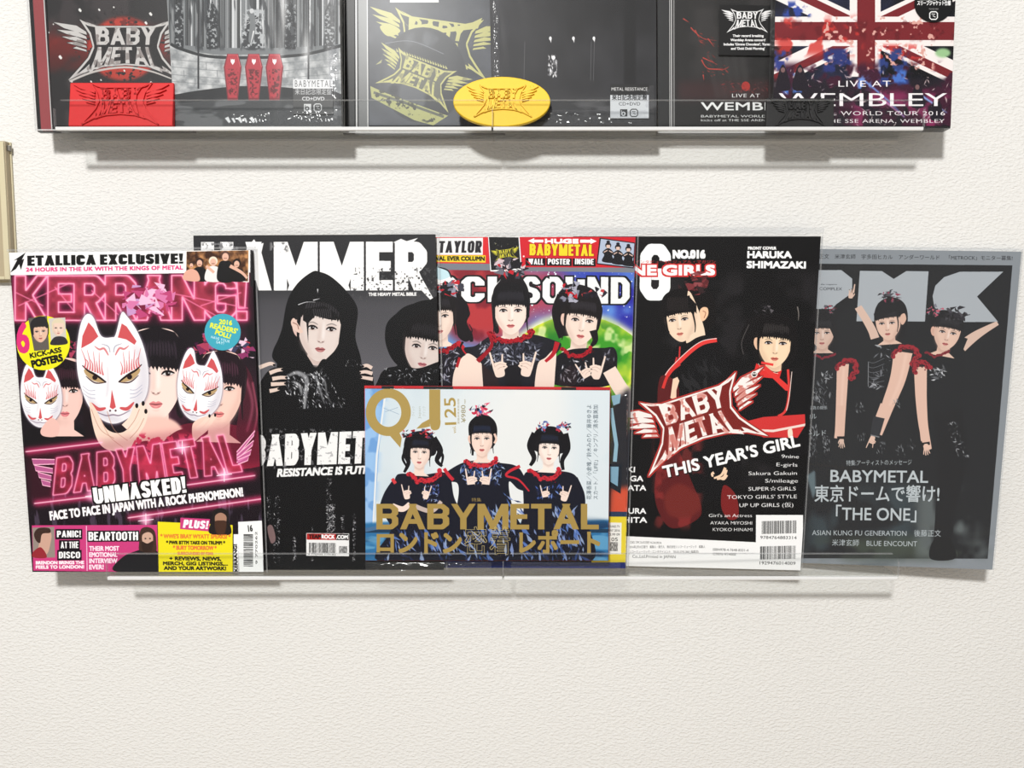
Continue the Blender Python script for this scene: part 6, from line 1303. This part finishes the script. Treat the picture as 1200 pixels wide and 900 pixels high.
# the landscape one in the middle hangs a little above the ledge inside its own sleeve
def landscape():
    px = [(427.6, 455.6), (714.6, 457.6), (712.6, 656.8), (428.4, 656.8)]; d = (.0425, .0425, .0448, .0448)
    q = [at(*p, dd) for p, dd in zip(px, d)]; n = quadnormal(q); org = (q[2]+q[3])/2; org.z = ZB; th = .0046
    t = thing('magazine', 'small landscape magazine with gold lettering over three girls in navy', 'magazine', org)
    c = ART['landscape'](); mat = printed('printed_cover_landscape', c.image('cover_landscape'), .45, .2)
    link('front_cover', slab(q, n, 0, .0005, 10, 8, org), mat, t); link('pages', slab(sub(q, .006, .006, .994, .994), n, .0005, th-.0005, 2, 2, org), M['paper'], t)
    link('back_cover', slab(q, n, th-.0005, th, 2, 2, org), M['back'], t); link('spine', slab(sub(q, 0, 0, .006, 1), n, .0005, th-.0005, 1, 4, org), M['paper'], t)
    H = (q[3]-q[0]).length; low = (q[3].z-ZB-.0004)/H
    s = sub(q, -.006, -.003, 1.075, 1+low)
    for k in (2, 3): s[k].z = ZB+.0004
    def wob(u, v):
        if v < .90 and u < .94: return 0
        return .0022*noise.noise(Vector((u*26, v*30, 3.1)))*min(1, max((v-.90)/.04, (u-.94)/.02))
    sl = link('plastic_sleeve', pillow(s, n, -.0004, th+.0002, .004, .004, .004, .002, 60, 40, org, wob), M['poly_low'], t); sl['label'] = 'clear plastic sleeve crumpled below the magazine'
    # thin booklet tucked behind it, its red edge showing along the top
    px2 = [(427, 452), (715.5, 454), (713, 657), (429, 657)]; q2 = [at(*p, dd) for p, dd in zip(px2, (.0372, .0372, .0392, .0392))]; n2 = quadnormal(q2); o2 = (q2[2]+q2[3])/2; o2.z = ZB
    b = thing('booklet', 'thin red booklet, only its top edge showing above the landscape magazine', 'booklet', o2)
    link('front_cover', slab(q2, n2, 0, .0004, 2, 2, o2), M['redbook'], b); link('pages', slab(sub(q2, .004, .004, .996, .996), n2, .0004, .0014, 1, 1, o2), M['paper'], b); link('back_cover', slab(q2, n2, .0014, .0018, 1, 1, o2), M['redbook'], b)
    for x0, x1 in ((.07, .12), (.24, .36), (.80, .86)): link('black_print', slab(sub(q2, x0, .001, x1, .03), n2, -.0001, 0, 1, 1, o2), M['card'], b)
    return (t, q, n, org), low
M['poly_low'] = clear('soft_plastic_sleeve', 1.26, .10, (.985, .985, .985), (30, .8, .004, (1, 1, 1.5), 20))
PACK = landscape()

# ------------------------------------------------------------------ discs on the upper ledge
def disc_quad(xl0, xr0, xl1, xr1, dt, db, height):
    """xl0 xr0: edges at the top of the photograph, xl1 xr1: at the foot"""
    z1 = ZT+.0004; z0 = z1+height; d = db+(dt-db)
    a = at(xl0, 0, (dt+db)/2); k = (z0-z1)/(a.z-z1)
    L0 = atz(xl0, a.z, db+(dt-db)/k); R0 = atz(xr0, a.z, db+(dt-db)/k); L1 = atz(xl1, z1, db); R1 = atz(xr1, z1, db)
    return [L1+(L0-L1)*k, R1+(R0-R1)*k, R1, L1]
def uv_of(q, art_px):
    """where measured points fall on the sheet q, as (u, v)"""
    Hm = homog([photo_px(p) for p in q], [(0, 0), (1, 0), (1, 1), (0, 1)]); r = []
    for p in art_px:
        v = Hm@np.array([p[0], p[1], 1]); r.append((v[0]/v[2], v[1]/v[2]))
    return r
def sticker(t, q, n, org, art, px4, label, lift=.0012, round_=False):
    c = ART[art](); mat = printed('printed_'+art, c.image('print_'+art), .4, .3)
    uv = uv_of(q, px4); qq = [bil(q, *p) for p in uv]
    if round_:
        me = bpy.data.meshes.new('sticker'); cc = sum(qq, Vector())/4; ex = (qq[1]-qq[0])/2; ey = (qq[0]-qq[3])/2; N = 36
        V = [tuple(cc+ex*math.cos(a*2*math.pi/N)+ey*math.sin(a*2*math.pi/N)+n*z-org) for z in (lift, lift-.0002) for a in range(N)]
        me.from_pydata(V, [], [tuple(range(N)), tuple(range(2*N-1, N-1, -1))]+[(i, N+i, N+(i+1) % N, (i+1) % N) for i in range(N)])
        u = me.uv_layers.new(name='UVMap')
        for lp in me.loops: a = lp.vertex_index % N*2*math.pi/N; u.data[lp.index].uv = (.5+.5*math.cos(a), .5+.5*math.sin(a))
    else: me = slab(qq, n, -lift, -lift+.0002, 1, 1, org)
    s = link('sticker', me, mat, t); s['label'] = label; return s
def art_on(q, quad):
    return uv_of(q, quad)
def print_sheet(name, t, q, n, org, art, z0, z1, label=None, rough=.4):
    c = ART[art](); mat = printed('printed_'+art, c.image('print_'+art), rough, .25)
    qq = [bil(q, *p) for p in uv_of(q, [tuple(p) for p in c.quad])]
    o = link(name, slab(qq, n, z0, z1, 4, 4, org), mat, t)
    if label: o['label'] = label
    return o
def jewel(art, q, label, strip_u, strip_mat, edge_us, sheet_label):
    n = quadnormal(q); org = (q[2]+q[3])/2; org.z = ZT; t = thing('disc_case', label, 'disc case', org)
    link('back_tray', slab(q, n, .0042, .0098, 1, 1, org), M['black'], t)
    link('inlay_strip', slab(sub(q, strip_u[0], .004, strip_u[1], .996), n, .0012, .0042, 1, 1, org), strip_mat, t)
    print_sheet('booklet', t, q, n, org, art, .0016, .0024, sheet_label)
    link('front_lid', slab(q, n, 0, .0011, 12, 10, org), M['case'], t)
    for u, w_ in edge_us: link('case_rib', slab(sub(q, u, 0, u+w_, 1), n, -.0002, .0004, 1, 6, org), M['case_edge'], t)
    link('case_foot', slab(sub(q, 0, .992, 1, 1), n, -.0003, .0005, 4, 1, org), M['case_edge'], t)
    link('hinge', slab(sub(q, edge_us[0][0]-.03, .982, edge_us[0][0]+.03, .997), n, -.0006, -.0002, 1, 1, org), M['case'], t)
    return t, q, n, org
def sleeve_pack(art, q, thick, label, body, wrapm, name='card_sleeve', cat='disc sleeve', wrap_label='clear shrink wrap'):
    n = quadnormal(q); org = (q[2]+q[3])/2-n*thick/2; org.z = ZT; t = thing(name, label, cat, org)
    link('card_body', slab(q, n, .0004, thick, 2, 2, org), body, t); 
    c = ART[art](); mat = printed('printed_'+art, c.image('print_'+art), .45, .22)
    qq = [bil(q, *p) for p in uv_of(q, [tuple(p) for p in c.quad])]
    fp = link('front_print', slab(qq, n, 0, .0004, 6, 6, org), mat, t)
    if wrapm:
        wr = link('shrink_wrap', pillow(sub(q, -.004, -.004, 1.004, 1.0015), n, -.0006, thick+.0003, .004, .004, .004, .0015, 16, 16, org), wrapm, t); wr['label'] = wrap_label
    return t, q, n, org

H_ = .138
q = disc_quad(31, 222, 41, 225, .022, .030, H_)
jewel('redsun', q, 'jewel case with red sun and silver winged logo, far left of the upper row', (.035, .10), M['redcard'], [(.105, .006), (.0, .006), (.012, .004)], 'black booklet with silver logo over a red sun')
q = disc_quad(195.5, 398, 204.5, 400.5, .032, .040, H_)
t2 = sleeve_pack('coffins', q, .0088, 'shrink-wrapped card sleeve with three red coffins before a grey carved wall', M['whitecard'], M['shrink'])
sticker(*t2, 'st1', [(344, 95), (390.5, 95), (390.7, 135), (344, 135)], 'small dark sticker with white Japanese lettering')
q = disc_quad(400.5, 590, 401, 592, .014, .020, H_)
jewel('gold', q, 'jewel case with pale gold winged logos on grey, left of the middle of upper row', (.03, .075), M['card'], [(.155, .006), (.085, .008), (.012, .004)], 'grey booklet with pale gold winged logos')
q = disc_quad(575.5, 768.7, 577.5, 769.5, .027, .034, H_)
t4 = sleeve_pack('dark', q, .0088, 'plain black shrink-wrapped card sleeve with three tiny white marks', M['card'], M['shrink'])
sticker(*t4, 'st2', [(715, 99), (760, 99), (760, 139), (715, 139)], 'pale grey sticker with black title bar')
q = disc_quad(770.5, 960, 771, 958, .014, .020, H_)
t5 = jewel('wcase', q, 'dark jewel case with black sticker and WEMBLEY lettering, left of the flag sleeve', (.0, .07), M['black'], [(.083, .006), (.073, .004), (.10, .003)], 'dark booklet with thin red marks')
sticker(*t5, 'st3', [(843, 6), (905, 7), (904, 66), (842, 65)], 'black sticker with white winged logo', .0006)
q = disc_quad(908.5, 1120, 905, 1114, .032, .040, H_)
t6 = sleeve_pack('flag', q, .0130, 'card slipcase with the British flag and WEMBLEY lettering, far right of upper row', M['card'], M['wrap2'] if 'wrap2' in M else clear('thin_wrap', 1.2, .12, (.985, .985, .985), (10, .5, .004, (1.5, 1, .6), 10)))
sticker(*t6, 'st4', [(1071, -17.5), (1116, -17.5), (1116, 27), (1071, 27)], 'round black sticker with white Japanese lettering', .0008, True)

# crumpled folds of the wrap, where it gathers at the edges
M['fold'] = clear('gathered_wrap', 1.4, .14, (.975, .975, .98), None, .01)
def fold(pack, u0, v0, u1, v1, amp, fu, fv, nu, nv, seed, name='wrap_fold'):
    t, q, n, org = pack; s = sub(q, u0, v0, u1, v1)
    def wob(u, v):
        e = min(1, 6*min(u, 1-u, v, 1-v)); return amp*e*(.5+abs(noise.noise(Vector((u*fu+seed, v*fv, seed*1.7)))*1.6)-.4*abs(noise.noise(Vector((u*fu*2.3, v*fv*2.3+seed, 5)))))
    link(name, slab(s, n, -.0009, -.0008, nu, nv, org, wob), M['fold'], t, smooth_=True)
fold(t2, .62, .88, .985, .985, .0014, 6, 4, 40, 12, 2.0); fold(t2, .93, .50, .99, .87, .0012, 3, 14, 8, 44, 4.0); fold(t2, .30, .90, .58, .985, .0012, 6, 4, 36, 10, 6.0)
fold(t4, .004, .12, .05, .97, .0014, 3, 30, 8, 90, 1.0); fold(t4, .10, .88, .985, .985, .0015, 14, 4, 90, 12, 5.0); fold(t4, .93, .735, .985, .875, .0012, 3, 6, 8, 20, 7.0)

fold(PACK[0], .0, 1.008, .52, 1+PACK[1]*.9, .0013, 9, 2.2, 90, 12, 8.0); fold(PACK[0], .60, 1.008, 1.05, 1+PACK[1]*.9, .0010, 6, 2, 60, 12, 9.5)

# ------------------------------------------------------------------ rubber plates with the raised logo
def rubber(q_px, d, label, mat, name, outline, lx, lz, lr, thick, hole=None, cat='rubber coaster'):
    """q_px: measured foot centre x, width, height of the plate; leans back a little"""
    xl, xr, yt = q_px; zf = ZT+.0002; a = atz(xl, zf, d[1]); b = atz(xr, zf, d[1]); W = b.x-a.x
    top = at((xl+xr)/2, yt, d[0]); H = math.hypot(top.z-zf, d[1]-d[0]); lean = math.asin((d[1]-d[0])/H)
    org = Vector(((a.x+b.x)/2, -d[1]+thick/2, zf))
    M4 = Matrix.Translation(Vector(((a.x+b.x)/2, -d[1]+thick, zf))) @ Matrix.Rotation(-lean, 4, 'X')
    t = thing(name, label, cat, org)
    O = [(x*W/2, z*H) for x, z in outline]
    link('plate', prism(O, -thick, 0, org, .0007, M4), mat, t)
    body, wings, letters = LOGO
    bm = bmesh.new()
    def ext(p, z0, z1):
        vs = [bm.verts.new((lx*W+x*lr*W, z0, lz*H+y*lr*W*1.05)) for x, y in p]; f = bm.faces.new(vs); r = bmesh.ops.extrude_face_region(bm, geom=[f])
        for v in r['geom']:
            if isinstance(v, bmesh.types.BMVert): v.co.y = z1
    for p in wings+letters: ext(p, -thick-.0018, -thick+.0004)
    # rim strokes of the emblem
    for i in range(len(body)):
        p0, p1 = body[i-1], body[i]; dd = p1-p0; L = np.hypot(*dd); nn = np.array([-dd[1], dd[0]])/L*.012
        ext([p0-nn, p1-nn, p1+nn, p0+nn], -thick-.0016, -thick+.0004)
    bmesh.ops.recalc_face_normals(bm, faces=bm.faces[:])
    for v in bm.verts: v.co = M4@v.co-org
    me = bpy.data.meshes.new('logo'); bm.to_mesh(me); bm.free(); link('raised_logo', me, mat, t)
    if hole:
        O2 = [(hole[0]*W/2+.0016*math.cos(k/14*2*math.pi), hole[1]*H+.0016*math.sin(k/14*2*math.pi)) for k in range(14)]
        link('raised_dot', prism(O2, -thick-.0008, -thick+.0003, org, .0004, M4), mat, t)
    return t
def rrect(r=.03, rz=.07):
    O = []
    for cx, cz, a0 in ((1-r, rz, -90), (1-r, 1-rz, 0), (-1+r, 1-rz, 90), (-1+r, rz, 180)):
        O += [(cx+r*math.cos(math.radians(a0+k*22.5)), cz+rz*math.sin(math.radians(a0+k*22.5))) for k in range(5)]
    return O
rubber((80, 202, 98), (.040, .0465), 'red rubber plate with raised winged logo in front of the red sun case', M['redrub'], 'rubber_plate', rrect(.012, .03), .0, .50, .46, .005, (.76, .88))
oval = [(math.cos(k/48*2*math.pi), .5+.5*math.sin(k/48*2*math.pi)) for k in range(48)]
rubber((531, 645, 90.5), (.041, .0465), 'oval yellow rubber plate with raised winged logo, middle of the upper row', M['yelrub'], 'rubber_plate', oval, .01, .50, .37, .0045, (.62, .80))
rubber((898, 977, 115), (.0462, .0466), 'small black rubber plate with raised winged logo in front of the flag sleeve', M['blkrub'], 'rubber_plate', rrect(.015, .04), .0, .52, .46, .0045)

# ------------------------------------------------------------------ beige wall plate at the left
def plate():
    D = .009; r = at(10.0, 246, D).x; zt = at(6, 166, D*.5).z; zb = at(14, 329, D*.5).z; x0 = r-.070
    org = Vector(((r+x0)/2, -.0002, zb)); t = thing('wall_plate', 'beige plastic wall plate with a cream rim, cut by the left picture edge', 'wall plate', org)
    link('body', box(x0, r, -D, -.0002, zb, zt, org, .0012), M['beige'], t)
    for a, b, c_, d_, nm in ((x0+.001, x0+.0045, zb+.001, zt-.001, 'rim_side'), (r-.0058, r-.0008, zb+.001, zt-.001, 'rim_side'), (x0+.0045, r-.0058, zb+.001, zb+.0036, 'rim_end'), (x0+.0045, r-.0058, zt-.0036, zt-.001, 'rim_end')):
        link(nm, box(a, b, -D-.0016, -D+.0004, c_, d_, org, .0006), M['cream'], t)
    link('rocker', box(x0+.018, r-.022, -D-.0025, -D+.0004, zb+.03, zt-.03, org, .0012), M['cream'], t)
    link('base_flange', box(x0-.001, r+.001, -.0022, -.0002, zb-.0016, zt, org, .0005), M['cream'], t)
    link('clip', box(r-.0002, r+.0022, -.0068, -.003, zt-.0085, zt-.0035, org, .0005), M['metal'], t)
plate()

if 'o' in _font:
    cu = _font['o'].data; bpy.data.objects.remove(_font['o']); bpy.data.curves.remove(cu)
